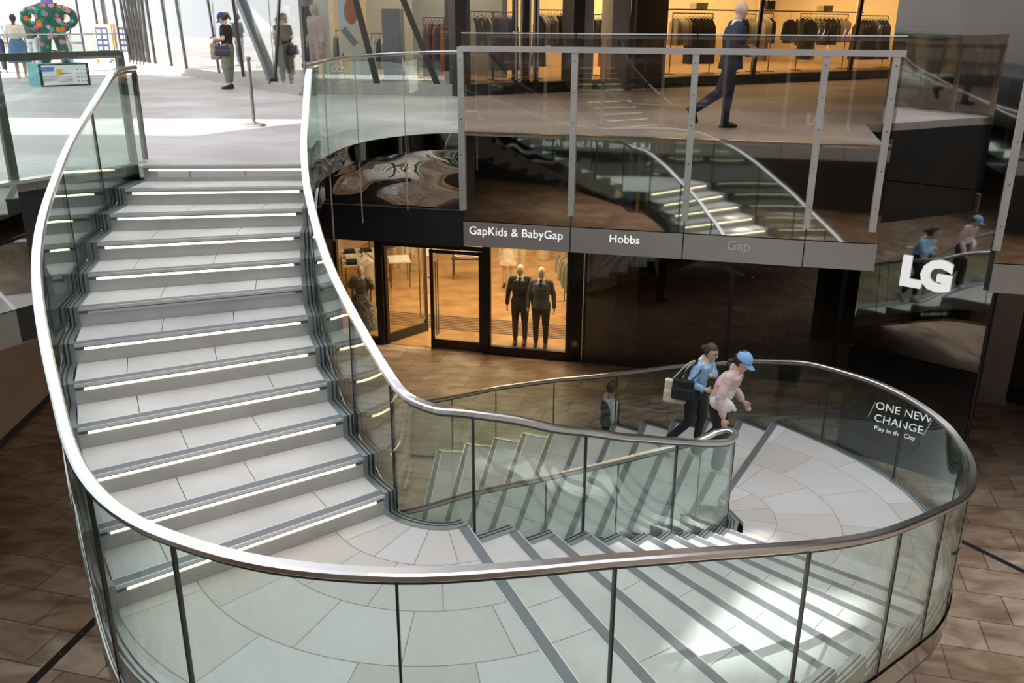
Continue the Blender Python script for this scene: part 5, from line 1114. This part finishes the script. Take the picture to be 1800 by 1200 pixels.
# generic floral-painted sculpture
def floral():
    q = NT('floral_paint'); b_ = q.n('ShaderNodeBsdfPrincipled'); q.l(b_.outputs[0], q.out.inputs[0]); t = q.n('ShaderNodeTexCoord'); v = q.n('ShaderNodeTexVoronoi'); v.inputs['Scale'].default_value = 6.5; q.l(t.outputs['Object'], v.inputs[0])
    cr = q.n('ShaderNodeValToRGB'); cr.color_ramp.interpolation = 'CONSTANT'; el = cr.color_ramp.elements; el[0].color = (.75, .10, .30, 1); el[1].color = (.02, .14, .09, 1); el[1].position = .85
    for p_, c_ in ((.18, (.85, .30, .45, 1)), (.32, (.03, .25, .12, 1)), (.46, (.02, .10, .08, 1)), (.58, (.05, .42, .28, 1)), (.72, (.80, .22, .04, 1))): e_ = el.new(p_); e_.color = c_
    s_ = q.n('ShaderNodeSeparateXYZ'); q.l(v.outputs['Color'], s_.inputs[0]); mm = q.math('MAXIMUM', s_.outputs[0], q.math('MULTIPLY', q.math('GREATER_THAN', v.outputs['Distance'], .52), .99)); q.l(mm, cr.inputs[0]); q.l(cr.outputs[0], b_.inputs['Base Color']); b_.inputs['Roughness'].default_value = .35; return q.m
M['floral'] = floral(); M['lilac'] = pbr('lilac_paint', (.26, .26, .56), .4)
sc_ = empty('painted_sculpture', (cpn.x, cpn.y, HZ), 'large floral painted abstract sculpture with lilac top on the white plinth', 'sculpture', rz=pang)
b = MB()
caps(b, (-.28, 0, .1), (-.2, 0, .75), .15, .17); caps(b, (.28, 0, .1), (.18, 0, .75), .15, .17); loft(b, [((0, 0, .7), .2, .36, pi/2), ((0, 0, 1.0), .2, .37, pi/2), ((0, 0, 1.5), .19, .42, pi/2), ((0, 0, 1.72), .14, .26, pi/2)])
for s_ in (1, -1): b.tube(spline([(s_*.3, 0, 1.58), (s_*.66, 0, 1.42), (s_*.68, 0, 1.2), (s_*.35, -.02, .98)], .06), .115, 12)
organic('painted_body', b, 'floral', sc_, .03, 4); sc_.scale = (.84, .84, .80)
b = MB(); caps(b, (0, 0, 1.7), (.0, 0, 2.0), .16, .20); b.ell((.0, 0, 2.3), (.36, .3, .38)); organic('lilac_top', b, 'lilac', sc_, .03, 4)
# standing sign by the street front
q = sp(tsn(203), -.35); rt = empty('standing_sign', (q.x, q.y, 0), 'orange framed standing sign with a dark menu panel on the street', 'sign', rz=-.1)
s_ = .80; b = MB(); b.box((0, 0, .95*s_), (.85*s_, .05, 1.5*s_)); obj('board', b, 'white', rt); b = MB()
for x in (-.44, .44): b.box((x*s_, .02, .85*s_), (.06, .08, 1.7*s_))
b.box((0, .02, 1.7*s_), (.94*s_, .08, .05)); obj('frame', b, pbr('orange_frame', (.75, .32, .08), .5), rt); b = MB(); b.box((0, -.03, 1.05*s_), (.6*s_, .012, 1.1*s_)); pnl = obj('menu_panel', b, pbr('slate', (.05, .06, .13), .5), rt)
for k in range(4):
    for x in (-.14, .14): b = MB(); b.box((x*s_, -.04, (1.42-.25*k)*s_), (.17*s_, .006, .13*s_)); obj('menu_block', b, 'white', pnl)
# far side of the street
b = MB(); b.box((-28, 84, 9), (60, 2, 18)); far = strct('wall_far', b, 'facade_far')
M['bark'] = pbr('bark', (.10, .08, .06), .9); M['leaf_light'] = pbr('pale_leaf', (.22, .34, .08), .6)  # light green foliage of the street trees
def tree(x, y, h, label):
    rt = empty('street_tree', (x, y, 0), label, 'tree'); b = MB(); b.tube([(0, 0, 0), (.1, 0, h*.5), (0, .1, h*.8)], [.16, .12, .06], 8)
    for k in range(5): a = k*1.3; b.tube([(.05, 0, h*.45), (math.cos(a)*h*.25, math.sin(a)*h*.25, h*.85)], [.06, .02], 6)
    obj('trunk', b, 'bark', rt); b = MB(); rg = random.Random(h)
    for k in range(900):
        a, e_, rr = rg.uniform(0, 6.28), rg.uniform(-1, 1), rg.uniform(.4, 1)**.5*h*.36; c = V((math.cos(a)*rr*math.sqrt(1-e_*e_), math.sin(a)*rr*math.sqrt(1-e_*e_), h*.78+e_*rr*.8)); u_ = V((rg.uniform(-1, 1), rg.uniform(-1, 1), rg.uniform(-1, 1))).normalized()*.16; w_ = u_.cross(V((rg.uniform(-1, 1), rg.uniform(-1, 1), .3))).normalized()*.12
        b.add([c-u_, c+w_, c+u_, c-w_], [(0, 1, 2, 3)])
    obj('foliage', b, 'leaf_light', rt, fix=False)
tree(-33, 60, 7, 'young street tree with slim trunk at the far left'); tree(-35, 55, 8, 'street tree further along behind the sculpture')
